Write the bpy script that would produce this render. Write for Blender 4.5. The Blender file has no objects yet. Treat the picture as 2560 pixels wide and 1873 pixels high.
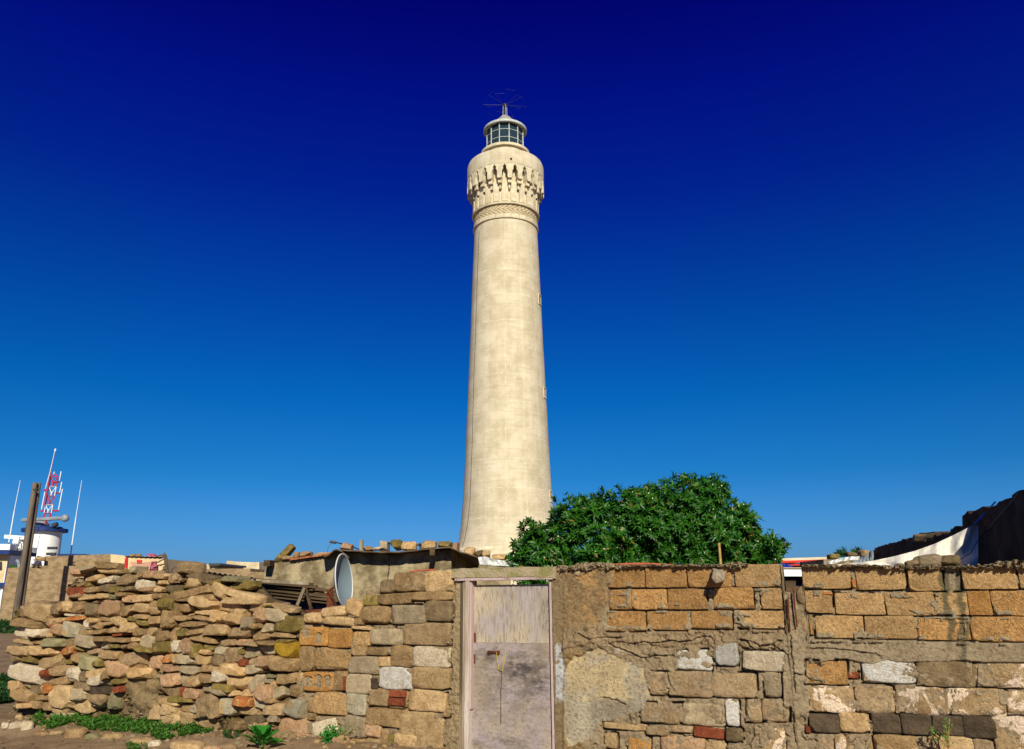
import bpy, math, random
import numpy as np
from mathutils import Vector, Matrix, noise
random.seed(7); RNG = np.random.default_rng(7)
R = math.radians
scene = bpy.context.scene
col = scene.collection

# ------------------------------------------------------------------ camera
F, CX, CY = 1970.0, 1280.0, 936.5
EYE = Vector((0, 0, 1.5))
cam_d = bpy.data.cameras.new('camera'); cam = bpy.data.objects.new('camera', cam_d); col.objects.link(cam)
cam_d.sensor_width = 36; cam_d.lens = 36 * F / 2560; cam_d.clip_start = .05; cam_d.clip_end = 3000
CAMR = Matrix.Rotation(R(90 + 15.5), 3, 'X') @ Matrix.Rotation(R(-.5), 3, 'Z')
cam.location = EYE; cam.rotation_euler = CAMR.to_euler(); scene.camera = cam

# ------------------------------------------------------------------ sky, sun, exposure
EL, AZ = R(31), R(7)                       # sun stands behind the camera, a little to its right
S = Vector((math.sin(AZ) * math.cos(EL), -math.cos(AZ) * math.cos(EL), math.sin(EL)))
world = bpy.data.worlds.new('World'); scene.world = world; world.use_nodes = True
wn = world.node_tree
sky = wn.nodes.new('ShaderNodeTexSky'); sky.sky_type = 'NISHITA'; sky.sun_disc = False
sky.sun_elevation = EL; sky.sun_rotation = math.atan2(S.x, S.y)
tc = wn.nodes.new('ShaderNodeTexCoord'); sp = wn.nodes.new('ShaderNodeSeparateXYZ'); wn.links.new(tc.outputs['Generated'], sp.inputs[0])
rmp = wn.nodes.new('ShaderNodeValToRGB'); wn.links.new(sp.outputs[2], rmp.inputs[0])
stops = [(0.0, (.24, .58, 1.5)), (.035, (.17, .44, 1.0)), (.139, (.036, .335, .76)), (.235, (.006, .285, .74)), (.332, (.003, .20, .72)),
         (.469, (.003, .072, .70)), (.569, (.003, .030, .70)), (.656, (.003, .008, .56)), (.85, (.003, .008, .5))]
cr = rmp.color_ramp
while len(cr.elements) < len(stops): cr.elements.new(.5)
for e, (p_, c_) in zip(cr.elements, stops): e.position = p_; e.color = (*c_, 1)
ab_ = wn.nodes.new('ShaderNodeMath'); ab_.operation = 'ABSOLUTE'; wn.links.new(sp.outputs[1], ab_.inputs[0])    # the same deep polarised sky all round
cb_ = wn.nodes.new('ShaderNodeCombineXYZ'); wn.links.new(sp.outputs[0], cb_.inputs[0]); wn.links.new(ab_.outputs[0], cb_.inputs[1]); wn.links.new(sp.outputs[2], cb_.inputs[2]); wn.links.new(cb_.outputs[0], sky.inputs[0])
mul = wn.nodes.new('ShaderNodeMix'); mul.data_type = 'RGBA'; mul.blend_type = 'MULTIPLY'; mul.inputs[0].default_value = 1
wn.links.new(sky.outputs[0], mul.inputs[6]); wn.links.new(rmp.outputs[0], mul.inputs[7])
bg = wn.nodes['Background']; bg.inputs[1].default_value = .1; wn.links.new(mul.outputs[2], bg.inputs[0])
sun_d = bpy.data.lights.new('sun', 'SUN'); sun_d.energy = 5.0; sun_d.angle = R(.5); sun_d.color = (1, .94, .77)
sun = bpy.data.objects.new('sun', sun_d); col.objects.link(sun); sun.rotation_euler = S.to_track_quat('Z', 'Y').to_euler()
vs = scene.view_settings; vs.view_transform = 'Standard'; vs.look = 'None'; vs.exposure = 0.1; vs.gamma = 1; vs.use_curve_mapping = False
scene.cycles.max_bounces = 5; scene.cycles.diffuse_bounces = 3; scene.cycles.transparent_max_bounces = 6

# ------------------------------------------------------------------ geometry of the place
def ray(px, py): return CAMR @ Vector(((px - CX) / F, (CY - py) / F, -1))
def PY(px, py, Y):
    d = ray(px, py); return EYE + d * (Y / d.y)
def GR(px, py, z=0.0):
    d = ray(px, py); return EYE + d * ((z - EYE.z) / d.z)
def line_plane(px, py, p0, dirv):          # vertical plane through p0 along dirv
    n = Vector((-dirv[1], dirv[0], 0)); d = ray(px, py)
    return EYE + d * ((Vector(p0) - EYE).dot(n) / d.dot(n))
def proj(p):
    q = CAMR.transposed() @ (Vector(p) - EYE); return CX - F * q.x / q.z, CY + F * q.y / q.z
ALPHA = math.atan(-.463)
TV = Vector((math.cos(ALPHA), math.sin(ALPHA), 0)); NI = Vector((-TV.y, TV.x, 0))   # along the wall; into the wall
O = Vector((0, 7.8, 0))
def WL(px, py, y=0.0):                     # pixel -> wall coordinates (u, z) on the wall face
    d = ray(px, py); o = O + NI * y
    P = EYE + d * ((o - EYE).dot(NI) / d.dot(NI)); return (P - O).dot(TV), P.z
def wproj_np(U, Z, y=0.0):
    P = np.stack([O.x + U * TV.x + y * NI.x - EYE.x, O.y + U * TV.y + y * NI.y - EYE.y, Z - EYE.z + 0 * U], -1)
    q = P @ np.array(CAMR); return CX - F * q[..., 0] / q[..., 2], CY + F * q[..., 1] / q[..., 2]

# ------------------------------------------------------------------ mesh helpers
def link(name, me, mat=None, parent=None, loc=(0, 0, 0), rot=(0, 0, 0)):
    o = bpy.data.objects.new(name, me); col.objects.link(o); o.location = loc; o.rotation_euler = rot
    if parent is not None: o.parent = parent
    if mat is not None and me is not None and not me.materials: me.materials.append(mat)
    return o
def mesh(name, V, Fc, smooth=False, sharp=None):
    me = bpy.data.meshes.new(name); me.from_pydata([tuple(v) for v in V], [], [tuple(f) for f in Fc]); me.update()
    if smooth: me.shade_smooth()
    if sharp: me.shade_smooth(); me.set_sharp_from_angle(angle=R(sharp))
    return me
def thing(name, label, cat, loc=(0, 0, 0), rz=0.0, group=None):
    o = bpy.data.objects.new(name, None); col.objects.link(o); o.location = loc; o.rotation_euler = (0, 0, rz); o.empty_display_size = .2
    o['label'] = label; o['category'] = cat
    if group: o['group'] = group
    bpy.context.view_layer.update(); return o
def tag(o, label=None, cat=None, group=None, kind=None):
    for k, v in (('label', label), ('category', cat), ('group', group), ('kind', kind)):
        if v: o[k] = v
    return o
class MB:
    def __init__(s): s.V = []; s.F = []; s.M = []
    def add(s, V, Fc, m=0):
        b = len(s.V); s.V += [tuple(v) for v in V]; s.F += [tuple(i + b for i in f) for f in Fc]; s.M += [m] * len(Fc); return s
    def box(s, c, d, M=None, m=0):
        V = [Vector((c[0] + a * d[0] / 2, c[1] + b * d[1] / 2, c[2] + e * d[2] / 2)) for a in (-1, 1) for b in (-1, 1) for e in (-1, 1)]
        if M is not None: V = [M @ v for v in V]
        return s.add(V, [(0, 1, 3, 2), (4, 6, 7, 5), (0, 4, 5, 1), (2, 3, 7, 6), (0, 2, 6, 4), (1, 5, 7, 3)], m)
    def beam(s, a, b, w, h, up=(0, 0, 1), m=0):
        a, b = Vector(a), Vector(b); z = (b - a); L = z.length; z.normalize(); x = Vector(up).cross(z)
        if x.length < 1e-4: x = Vector((1, 0, 0)).cross(z)
        x.normalize(); y = z.cross(x)
        V = [a + x * (i * w / 2) + y * (j * h / 2) + z * (k * L) for k in (0, 1) for i, j in ((-1, -1), (1, -1), (1, 1), (-1, 1))]
        return s.add(V, [(3, 2, 1, 0), (4, 5, 6, 7), (0, 1, 5, 4), (1, 2, 6, 5), (2, 3, 7, 6), (3, 0, 4, 7)], m)
    def tube(s, pts, r, n=8, m=0, cap=True):
        pts = [Vector(p) for p in pts]; rs = r if isinstance(r, (list, tuple)) else [r] * len(pts); b = len(s.V); x = None
        for i, p in enumerate(pts):
            t = (pts[min(i + 1, len(pts) - 1)] - pts[max(i - 1, 0)]).normalized()
            if x is None: x = t.orthogonal().normalized()
            x = (x - t * x.dot(t)).normalized(); y = t.cross(x)
            for k in range(n):
                a = 2 * math.pi * k / n; s.V.append(tuple(p + (x * math.cos(a) + y * math.sin(a)) * rs[i]))
        for i in range(len(pts) - 1):
            for k in range(n):
                k2 = (k + 1) % n; s.F.append((b + i * n + k, b + i * n + k2, b + (i + 1) * n + k2, b + (i + 1) * n + k)); s.M.append(m)
        if cap:
            s.F.append(tuple(b + k for k in reversed(range(n)))); s.F.append(tuple(b + (len(pts) - 1) * n + k for k in range(n))); s.M += [m, m]
        return s
    def lathe(s, prof, n=64, c=(0, 0, 0), m=0, a0=0, a1=None):
        full = a1 is None; a1 = 2 * math.pi if full else a1; b = len(s.V); cols = n if full else n + 1
        for (r, z) in prof:
            for k in range(cols):
                a = a0 + (a1 - a0) * k / n; s.V.append((c[0] + r * math.cos(a), c[1] + r * math.sin(a), c[2] + z))
        for i in range(len(prof) - 1):
            for k in range(n):
                k2 = (k + 1) % cols; s.F.append((b + i * cols + k, b + i * cols + k2, b + (i + 1) * cols + k2, b + (i + 1) * cols + k)); s.M.append(m)
        return s
    def prism(s, poly, ext, m=0):          # poly: 3-D points, ext: extrusion vector
        n = len(poly); ext = Vector(ext); A = [Vector(p) for p in poly]; B = [p + ext for p in A]
        return s.add(A + B, [tuple(range(n)), tuple(reversed(range(n, 2 * n)))] + [(i, i + n, (i + 1) % n + n, (i + 1) % n) for i in range(n)], m)
    def build(s, name, mat, parent=None, smooth=False, sharp=None, local=True):
        V = s.V; mats = mat if isinstance(mat, (list, tuple)) else [mat]
        if parent is not None and local:
            inv = parent.matrix_world.inverted() if parent.parent is None else (parent.parent.matrix_world @ parent.matrix_local).inverted()
            V = [inv @ Vector(v) for v in V]
        me = mesh(name, V, s.F, smooth, sharp)
        for mm in mats: me.materials.append(mm)
        if len(mats) > 1: me.polygons.foreach_set('material_index', s.M)
        o = link(name, me, None, parent); bpy.context.view_layer.update() if parent is None else None
        return o

# value noise on numpy arrays
def vnoise(x, y, seed=0):
    xi = np.floor(x).astype(int); yi = np.floor(y).astype(int); fx = x - xi; fy = y - yi
    fx = fx * fx * (3 - 2 * fx); fy = fy * fy * (3 - 2 * fy)
    def h(a, b):
        n = (a * 374761393 + b * 668265263 + seed * 974634777) & 0xffffffff
        n = ((n ^ (n >> 13)) * 1274126177) & 0xffffffff
        return ((n ^ (n >> 16)) & 0xffff) / 65535.0
    return (h(xi, yi) * (1 - fx) + h(xi + 1, yi) * fx) * (1 - fy) + (h(xi, yi + 1) * (1 - fx) + h(xi + 1, yi + 1) * fx) * fy
def fbm(x, y, o=4, seed=0):
    s = 0; a = .5; t = 0
    for i in range(o): s = s + a * vnoise(x * 2 ** i, y * 2 ** i, seed + i); t += a; a *= .5
    return s / t
def sstep(a, b, x):
    t = np.clip((x - a) / (b - a), 0, 1); return t * t * (3 - 2 * t)

# ------------------------------------------------------------------ materials
class NT:
    def __init__(s, name):
        s.m = bpy.data.materials.new(name); s.m.use_nodes = True; s.t = s.m.node_tree; s.b = s.t.nodes['Principled BSDF']
    def n(s, typ, **k):
        nd = s.t.nodes.new('ShaderNode' + typ)
        for a, v in k.items(): setattr(nd, a, v)
        return nd
    def l(s, a, b): s.t.links.new(a, b)
    def coord(s, kind='Object', rnd=True, scale=(1, 1, 1)):
        c = s.n('TexCoord'); v = c.outputs[kind]
        if rnd:
            oi = s.n('ObjectInfo'); mu = s.n('Math', operation='MULTIPLY'); s.l(oi.outputs['Random'], mu.inputs[0]); mu.inputs[1].default_value = 57.
            ad = s.n('VectorMath', operation='ADD'); s.l(v, ad.inputs[0]); s.l(mu.outputs[0], ad.inputs[1]); v = ad.outputs[0]
        if scale != (1, 1, 1):
            mp = s.n('Mapping'); mp.inputs['Scale'].default_value = scale; s.l(v, mp.inputs[0]); v = mp.outputs[0]
        return v
    def noise(s, v, scale, detail=4, rough=.6, dist=0.):
        n = s.n('TexNoise'); n.inputs['Scale'].default_value = scale; n.inputs['Detail'].default_value = detail
        n.inputs['Roughness'].default_value = rough; n.inputs['Distortion'].default_value = dist; s.l(v, n.inputs['Vector']); return n.outputs['Fac']
    def ramp(s, f, a, b):
        m = s.n('MapRange'); m.inputs[1].default_value = a; m.inputs[2].default_value = b; m.interpolation_type = 'SMOOTHSTEP'; s.l(f, m.inputs[0]); return m.outputs[0]
    def mix(s, f, a, b, mode='MIX'):
        m = s.n('Mix', data_type='RGBA', blend_type=mode)
        for i, x in ((0, f), (6, a), (7, b)):
            if isinstance(x, (int, float)): m.inputs[i].default_value = x
            elif isinstance(x, tuple): m.inputs[i].default_value = (*x, 1) if len(x) == 3 else x
            else: s.l(x, m.inputs[i])
        return m.outputs[2]
    def math(s, op, a, b=None):
        m = s.n('Math', operation=op)
        for i, x in ((0, a), (1, b)):
            if x is None: continue
            if isinstance(x, (int, float)): m.inputs[i].default_value = x
            else: s.l(x, m.inputs[i])
        return m.outputs[0]
    def rnd_value(s, c, amp=.25):
        oi = s.n('ObjectInfo'); h = s.n('HueSaturation'); mr = s.n('MapRange'); s.l(oi.outputs['Random'], mr.inputs[0])
        mr.inputs[3].default_value = 1 - amp; mr.inputs[4].default_value = 1 + amp; s.l(mr.outputs[0], h.inputs['Value']); s.l(c, h.inputs['Color']); return h.outputs[0]
    def out(s, c, rough=.9, bump=None, bs=.3, bd=.01, spec=.2, metal=0.):
        if isinstance(c, tuple): s.b.inputs['Base Color'].default_value = (*c, 1)
        else: s.l(c, s.b.inputs['Base Color'])
        if isinstance(rough, (int, float)): s.b.inputs['Roughness'].default_value = rough
        else: s.l(rough, s.b.inputs['Roughness'])
        s.b.inputs['Specular IOR Level'].default_value = spec; s.b.inputs['Metallic'].default_value = metal
        if bump is not None:
            b = s.n('Bump'); b.inputs['Strength'].default_value = bs; b.inputs['Distance'].default_value = bd; s.l(bump, b.inputs['Height']); s.l(b.outputs[0], s.b.inputs['Normal'])
        return s.m
def mscale(c, k): return tuple(min(x * k, .9) for x in c)
def tune(c, s=1.14, k=1.0):
    if (max(c) - min(c)) / max(c) > .62: s, k = 1.0, 1.0
    l = c[0] * .3 + c[1] * .59 + c[2] * .11; return tuple(max(.004, (l + (x - l) * s) * k * q) for x, q in zip(c, (.95, .89, .81)))
def m_stone(name, a, b, sc=9., bump=.8, speck=0., third=None, amp=.24, spec=.15, tn=True, fine=1.):
    if tn: a, b = tune(a), tune(b); third = tune(third) if third else None
    t = NT(name); v = t.coord()
    n1 = t.noise(v, sc, 5, .65); n2 = t.noise(v, sc * 5, 4, .7); n3 = t.noise(v, sc * 18, 3, .7)
    c = t.mix(t.ramp(n1, .36, .64), b, a)
    if third: c = t.mix(t.ramp(t.noise(v, sc * .9, 4, .6, 1.), *((.50, .53) if 'half' in name else (.54, .60))), c, third)
    c = t.mix(t.math('MULTIPLY', t.ramp(n2, .52, .70), .60 * (.35 + .65 * fine)), c, mscale(b, .40))
    c = t.mix(t.math('MULTIPLY', t.ramp(n2, .47, .34), .55 * fine), c, mscale(a, 1.38))
    if not speck: c = t.mix(t.math('MULTIPLY', t.ramp(n3, .56, .70), .38 * fine), c, mscale(b, .35))
    if speck: c = t.mix(t.math('MULTIPLY', t.ramp(n3, .50, .62), speck), c, mscale(b, .30)); c = t.mix(t.math('MULTIPLY', t.ramp(n3, .45, .36), speck * .6), c, mscale(a, 1.45))
    c = t.rnd_value(c, amp)
    h = t.math('ADD', t.math('MULTIPLY', n1, .5), t.math('ADD', t.math('MULTIPLY', n2, .2 + .4 * fine), t.math('MULTIPLY', n3, .3 * fine)))
    return t.out(c, .92, h, min(1., bump * 1.25), .045, spec)
T_, B_ = (.42, .30, .17), (.56, .42, .26)
M = {}
M['t'] = m_stone('tan_stone', (.43, .31, .18), (.28, .195, .11), bump=.7)
M['T'] = m_stone('pale_dusty_stone', (.52, .405, .27), (.40, .30, .19), bump=.8)
M['b'] = m_stone('pale_beige_stone', (.58, .44, .27), (.42, .30, .17), bump=.6)
M['g'] = m_stone('grey_stone', (.42, .355, .255), (.30, .25, .175), fine=.35)
M['o'] = m_stone('olive_stone', (.25, .19, .06), (.15, .115, .035), third=(.30, .235, .09), fine=.35)
M['y'] = m_stone('ochre_stone', (.50, .34, .17), (.38, .25, .12), third=(.56, .43, .27), fine=.35)
M['Y'] = m_stone('mustard_stone', (.40, .27, .03), (.30, .18, .02), fine=.35)
M['p'] = m_stone('pink_stone', (.60, .40, .25), (.46, .29, .17), third=(.55, .40, .28))
M['w'] = m_stone('white_stone', (.74, .66, .53), (.62, .53, .40))
M['W'] = m_stone('whitewashed_stone', (.80, .76, .68), (.70, .64, .53), third=(.60, .51, .38), tn=False, sc=16)
M['m'] = m_stone('half_whitewashed_stone', (.50, .38, .24), (.40, .29, .17), sc=6., third=(.90, .77, .64))
M['d'] = m_stone('dark_brown_stone', (.23, .18, .115), (.14, .105, .065), fine=.35)
M['k'] = m_stone('black_basalt_stone', (.11, .085, .06), (.065, .05, .035), spec=.25, fine=.35)
M['r'] = m_stone('red_clay', (.38, .11, .05), (.26, .07, .035))
M['O'] = m_stone('orange_rusty_stone', (.54, .24, .08), (.42, .14, .045), third=(.58, .43, .22), fine=.35)
M['c'] = m_stone('conglomerate_stone', (.54, .41, .26), (.36, .26, .16), sc=16., bump=1.0, speck=.4)
M['cm'] = m_stone('crumbled_grey_mortar', (.56, .47, .33), (.42, .35, .24), sc=14., bump=.8)
M['s'] = m_stone('blue_grey_stone', (.42, .39, .31), (.32, .29, .215), third=(.46, .33, .16), fine=.35)
M['G'] = m_stone('green_grey_stone', (.31, .29, .18), (.23, .215, .13), fine=.35)
M['h'] = m_stone('orange_porous_block', (.62, .37, .15), (.46, .26, .10), sc=8., bump=1., speck=.7, amp=.2)
M['H'] = m_stone('sandy_porous_block', (.64, .43, .21), (.50, .32, .145), sc=8., bump=1., speck=.6, amp=.17)
M['q'] = m_stone('ochre_hollow_block', (.66, .36, .12), (.50, .26, .08), sc=9., bump=.8, speck=.3)

def m_wall(name, bump=1.0):                # mortar and plaster: colour comes from the mesh attribute for different mixes laid and shade painted into rubble gaps
    t = NT(name); v = t.coord('Object', False)
    at = t.n('Attribute'); at.attribute_name = 'mix'
    n1 = t.noise(v, 5, 6, .65); n2 = t.noise(v, 34, 5, .7); n3 = t.noise(v, 130, 3, .7)
    c = t.mix(t.math('MULTIPLY', t.ramp(n1, .35, .65), .4), at.outputs['Color'], (.24, .17, .095), 'MIX')
    c = t.mix(t.math('MULTIPLY', t.ramp(n2, .50, .66), .6), c, (.14, .09, .045))
    c = t.mix(t.math('MULTIPLY', t.ramp(n2, .46, .32), .35), c, (.60, .47, .29))
    c = t.mix(t.math('MULTIPLY', t.ramp(n3, .52, .68), .35), c, (.13, .09, .05))
    h = t.math('ADD', t.math('MULTIPLY', n1, .3), t.math('ADD', t.math('MULTIPLY', n2, .6), t.math('MULTIPLY', n3, .3)))
    return t.out(c, .95, h, bump, .05, .1)
M['mortar'] = m_wall('mortar', 1.)
def m_plain(name, a, b, sc=3., bump=.2, rough=.9, spec=.2, metal=0., stretch=(1, 1, 1), rnd=False, detail=6, lo=.38, hi=.62, bsc=8):
    t = NT(name); v = t.coord('Object', rnd, stretch); n1 = t.noise(v, sc, detail, .65); n2 = t.noise(v, sc * bsc, 4, .7)
    c = t.mix(t.ramp(n1, lo, hi), b, a); c = t.mix(t.math('MULTIPLY', t.ramp(n2, .5, .7), .35), c, mscale(b, .5))
    return t.out(c, rough, t.math('ADD', n1, n2), bump, .02, spec, metal)
M['plaster'] = m_plain('grey_beige_plaster', (.42, .34, .20), (.16, .12, .065), 3.4, .8)
M['far_wall'] = m_plain('weathered_concrete', (.37, .265, .15), (.22, .15, .08), 2.2, .9, stretch=(1, 1, 1.8))
M['cream'] = m_plain('cream_paint', (.70, .56, .33), (.60, .46, .26), 1.2, .1)
M['cream_wall'] = m_plain('dirty_cream_wall', (.74, .66, .46), (.50, .40, .24), .9, .3)
M['white'] = m_plain('white_paint', (.85, .86, .85), (.80, .81, .80), 1., .03, .5)
M['blue_paint'] = m_plain('navy_paint', (.02, .05, .20), (.015, .035, .13), 2., .05, .5)
M['grey_metal'] = m_plain('grey_steel', (.30, .34, .36), (.22, .25, .28), 2., .05, .45, .4)
M['dark_metal'] = m_plain('dark_steel', (.05, .05, .055), (.03, .03, .035), 4., .1, .5, .4)
M['red_paint'] = m_plain('red_paint', (.55, .03, .03), (.45, .02, .03), 3., .05, .5)
M['faded_red'] = m_plain('peeling_red_paint', (.60, .03, .02), (.62, .50, .40), 5., .2, .7, lo=.30, hi=.36, stretch=(1, 1, .3))
M['wood'] = m_plain('grey_weathered_wood', (.19, .15, .11), (.10, .075, .055), 4., .5, stretch=(1, 1, .12))
M['wood_board'] = m_plain('dark_brown_boards', (.13, .085, .045), (.06, .038, .02), 5., .6, stretch=(.12, 1, 1.5), rnd=True)
M['wood_grey'] = m_plain('grey_plank', (.40, .33, .24), (.20, .155, .10), 6., .5, stretch=(1, 1, .15), rnd=True)
M['pink_wood'] = m_plain('pink_painted_timber', (.50, .37, .35), (.30, .21, .18), 7., .4, stretch=(1, 1, .12), lo=.3, hi=.5)
M['pale_wood'] = m_plain('flaking_white_timber', (.62, .52, .45), (.40, .31, .24), 9., .6, stretch=(1, 1, .10), lo=.35, hi=.5)
M['old_wood'] = m_plain('bare_timber', (.30, .22, .14), (.10, .07, .04), 9., .6, stretch=(1, 1, .08))
M['rust'] = m_plain('rusty_iron', (.17, .05, .022), (.08, .025, .012), 12., .5, .9)
M['roof'] = m_plain('dark_roof_sheet', (.16, .115, .075), (.09, .06, .04), 5., .4, .85)
M['tile_edge'] = m_plain('terracotta_edge', (.42, .17, .07), (.28, .11, .05), 8., .4)
M['dish'] = m_plain('grey_blue_enamel', (.25, .31, .335), (.21, .27, .295), 1.5, .03, .35, .5)
M['rim'] = m_plain('pale_dish_rim', (.66, .66, .60), (.60, .60, .54), 2, .03, .5, .4)
M['plastic'] = m_plain('white_plastic', (.80, .80, .77), (.66, .66, .62), 6., .3, .4, .4)
M['blue_tarp'] = m_plain('blue_tarp', (.03, .09, .50), (.02, .05, .30), 20., .5, .6)
M['rope'] = m_plain('blue_rope', (.03, .22, .75), (.02, .16, .6), 20., .3, .6)
M['hose'] = m_plain('red_hose', (.50, .13, .06), (.40, .10, .05), 10., .1, .5, .4)
M['dark_earth'] = m_plain('brown_earth_wall', (.085, .045, .027), (.028, .018, .012), 3., .8)  # very dark brown tone over the whole high wall
M['pinkcloth'] = m_plain('pink_cloth', (.55, .31, .22), (.48, .26, .19), 3, .2)
M['magenta'] = m_plain('magenta_cloth', (.32, .02, .10), (.45, .15, .2), 14, .2)
M['bright_red'] = m_plain('bright_red_cloth', (.75, .03, .03), (.6, .02, .02), 5, .2)
M['slate'] = m_plain('cold_grey_render', (.22, .21, .19), (.09, .085, .08), 6., .6)
M['bark'] = m_plain('bark', (.16, .11, .07), (.08, .055, .035), 10., .8)
M['cane'] = m_plain('dry_cane', (.52, .33, .12), (.40, .24, .08), 15., .3)
M['corrugated'] = m_plain('brown_corrugated_sheet', (.30, .22, .14), (.16, .11, .07), 6., .3)
M['black'] = m_plain('black_void', (.012, .012, .012), (.01, .01, .01), 3., .1)
M['yellow_twine'] = m_plain('yellow_twine', (.65, .48, .04), (.5, .36, .03), 20., .2)
def m_leaf(name, a, b, rough=.38, trans=.25, spec=.5, odd=None):
    t = NT(name); g = t.n('NewGeometry'); r = g.outputs['Random Per Island']
    c = t.mix(r, a, b)
    if odd: c = t.mix(t.math('GREATER_THAN', t.math('FRACT', t.math('MULTIPLY', r, 37.)), .982), c, odd)
    t.out(c, rough, None, 0, 0, spec); tr = t.n('BsdfTranslucent'); t.l(c, tr.inputs[0]); mx = t.n('MixShader'); mx.inputs[0].default_value = trans
    o = [n for n in t.t.nodes if n.type == 'OUTPUT_MATERIAL'][0]; t.l(t.b.outputs[0], mx.inputs[1]); t.l(tr.outputs[0], mx.inputs[2]); t.l(mx.outputs[0], o.inputs[0]); return t.m
M['leaf'] = m_leaf('glossy_green_leaves', (.005, .055, .003), (.045, .17, .007), .42, .2, .4, odd=(.22, .14, .02))
M['weed'] = m_leaf('bright_green_weeds', (.04, .15, .012), (.11, .26, .03), .6, .3)
M['weed_dark'] = m_leaf('dark_green_scrub', (.012, .05, .006), (.03, .11, .015), .7, .2)
M['bigleaf'] = m_leaf('fresh_green_big_leaves', (.018, .17, .012), (.045, .27, .025), .5, .3)
M['bud'] = m_plain('white_buds', (.75, .72, .55), (.7, .65, .45), 3.)
def m_glass():
    t = NT('lantern_glass'); t.out((.05, .10, .13), .04, None, 0, 0, .5); t.b.inputs['Transmission Weight'].default_value = .55; t.b.inputs['IOR'].default_value = 1.35
    return t.m
M['glass'] = m_glass()
M['lens'] = m_plain('green_lens_glass', (.03, .12, .12), (.015, .05, .06), 2., .1, .15, .8)
M['amber'] = m_plain('amber_brass', (.55, .27, .04), (.4, .2, .03), 4., .1, .4, .5)
M['lantern_metal'] = m_plain('pale_green_painted_metal', (.60, .63, .58), (.42, .47, .43), 3., .1, .5, .4)
M['dome_metal'] = m_plain('weathered_dome_metal', (.42, .42, .36), (.24, .22, .17), 3., .1, .6, .3)
def m_tower(name='tower_render', lifts=True):
    t = NT(name); uv = t.n('UVMap').outputs[0]; mp = t.n('Mapping'); t.l(uv, mp.inputs[0])
    n1 = t.noise(uv, .55, 6, .65); n2 = t.noise(uv, 3.5, 5, .7)
    st = t.n('Mapping'); st.inputs['Scale'].default_value = (1.6, .11, 1); t.l(uv, st.inputs[0]); n3 = t.noise(st.outputs[0], 1.4, 5, .6)
    hz = t.n('Mapping'); hz.inputs['Scale'].default_value = (.25, 3.2, 1); t.l(uv, hz.inputs[0]); n4 = t.noise(hz.outputs[0], 1.2, 5, .7)
    c = t.mix(t.ramp(n1, .35, .65), (.51, .44, .295), (.66, .58, .425))
    c = t.mix(t.math('MULTIPLY', t.ramp(n3, .47, .67), .35), c, (.70, .63, .48))
    c = t.mix(t.math('MULTIPLY', t.ramp(n3, .46, .30), .22), c, (.44, .34, .19))
    c = t.mix(t.math('MULTIPLY', t.ramp(n4, .50, .64), .42), c, (.46, .38, .24))
    c = t.mix(t.math('MULTIPLY', t.ramp(n2, .56, .70), .6), c, (.76, .69, .55))
    if lifts:
        br = t.n('TexBrick'); br.offset = 0.; br.inputs['Scale'].default_value = 1; br.inputs['Brick Width'].default_value = 1.62; br.inputs['Row Height'].default_value = 2.62
        br.inputs['Mortar Size'].default_value = .035; br.inputs['Mortar Smooth'].default_value = .8; br.inputs['Bias'].default_value = 0
        br.inputs['Color1'].default_value = (.35, .35, .35, 1); br.inputs['Color2'].default_value = (.65, .65, .65, 1); br.inputs['Mortar'].default_value = (.5, .5, .5, 1)
        ds = t.n('VectorMath', operation='ADD'); nn = t.n('TexNoise'); nn.inputs['Scale'].default_value = .9; t.l(uv, nn.inputs[0])
        sc = t.n('VectorMath', operation='SCALE'); sc.inputs['Scale'].default_value = .18; t.l(nn.outputs['Color'], sc.inputs[0]); t.l(uv, ds.inputs[0]); t.l(sc.outputs[0], ds.inputs[1]); t.l(ds.outputs[0], br.inputs['Vector'])
        c = t.mix(.15, c, br.outputs['Color'], 'OVERLAY')
        c = t.mix(t.math('MULTIPLY', br.outputs['Fac'], t.math('MULTIPLY', t.ramp(n2, .44, .60), .7)), c, (.84, .78, .64))
    return t.out(c, .9, t.math('ADD', n2, n4), .25, .05, .15)
M['tower'] = m_tower()
M['tower_trim'] = m_stone('tower_trim_render', (.72, .63, .45), (.55, .475, .32), sc=1.6, bump=.25, amp=.06, tn=False, fine=.3)
M['tower_band'] = m_stone('tower_band_brick', (.66, .56, .37), (.48, .38, .22), sc=5., bump=.5, amp=.1, tn=False)
def m_door(name, upper):
    t = NT(name); v = t.coord('Object', False); g = t.n('Mapping'); g.inputs['Scale'].default_value = (8, 8, 1.3) if upper else (3.2, 3, 6); t.l(v, g.inputs[0])
    n1 = t.noise(v, 3.2 if upper else 2.6, 5, .6, .4); n2 = t.noise(g.outputs[0], 7, 5, .7); n3 = t.noise(v, 60, 3, .7)
    pink = (.41, .35, .335) if upper else (.37, .305, .31)
    c = t.mix(t.ramp(t.math('ADD', t.math('MULTIPLY', n1, .55), t.math('MULTIPLY', n2, .45)), .40, .60), pink, (.58, .48, .31) if upper else (.50, .40, .27))
    c = t.mix(t.math('MULTIPLY', t.ramp(n2, .49, .60), .75), c, (.25, .195, .165))
    at = t.n('Attribute'); at.attribute_name = 'mix'                        # grime rubbed into the panel
    n4 = t.noise(g.outputs[0], 3, 6, .75)
    gr = t.math('MINIMUM', t.math('MULTIPLY', at.outputs['Fac'], t.ramp(t.math('ADD', t.math('MULTIPLY', n4, .5), t.math('MULTIPLY', n1, .5)), .36, .58)), .93)
    c = t.mix(gr, c, (.05, .04, .042)); c = t.mix(t.math('MULTIPLY', t.ramp(n3, .60, .72), .3), c, (.2, .15, .14))
    return t.out(c, .8, t.math('ADD', n2, n3), .3, .006, .25)
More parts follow.
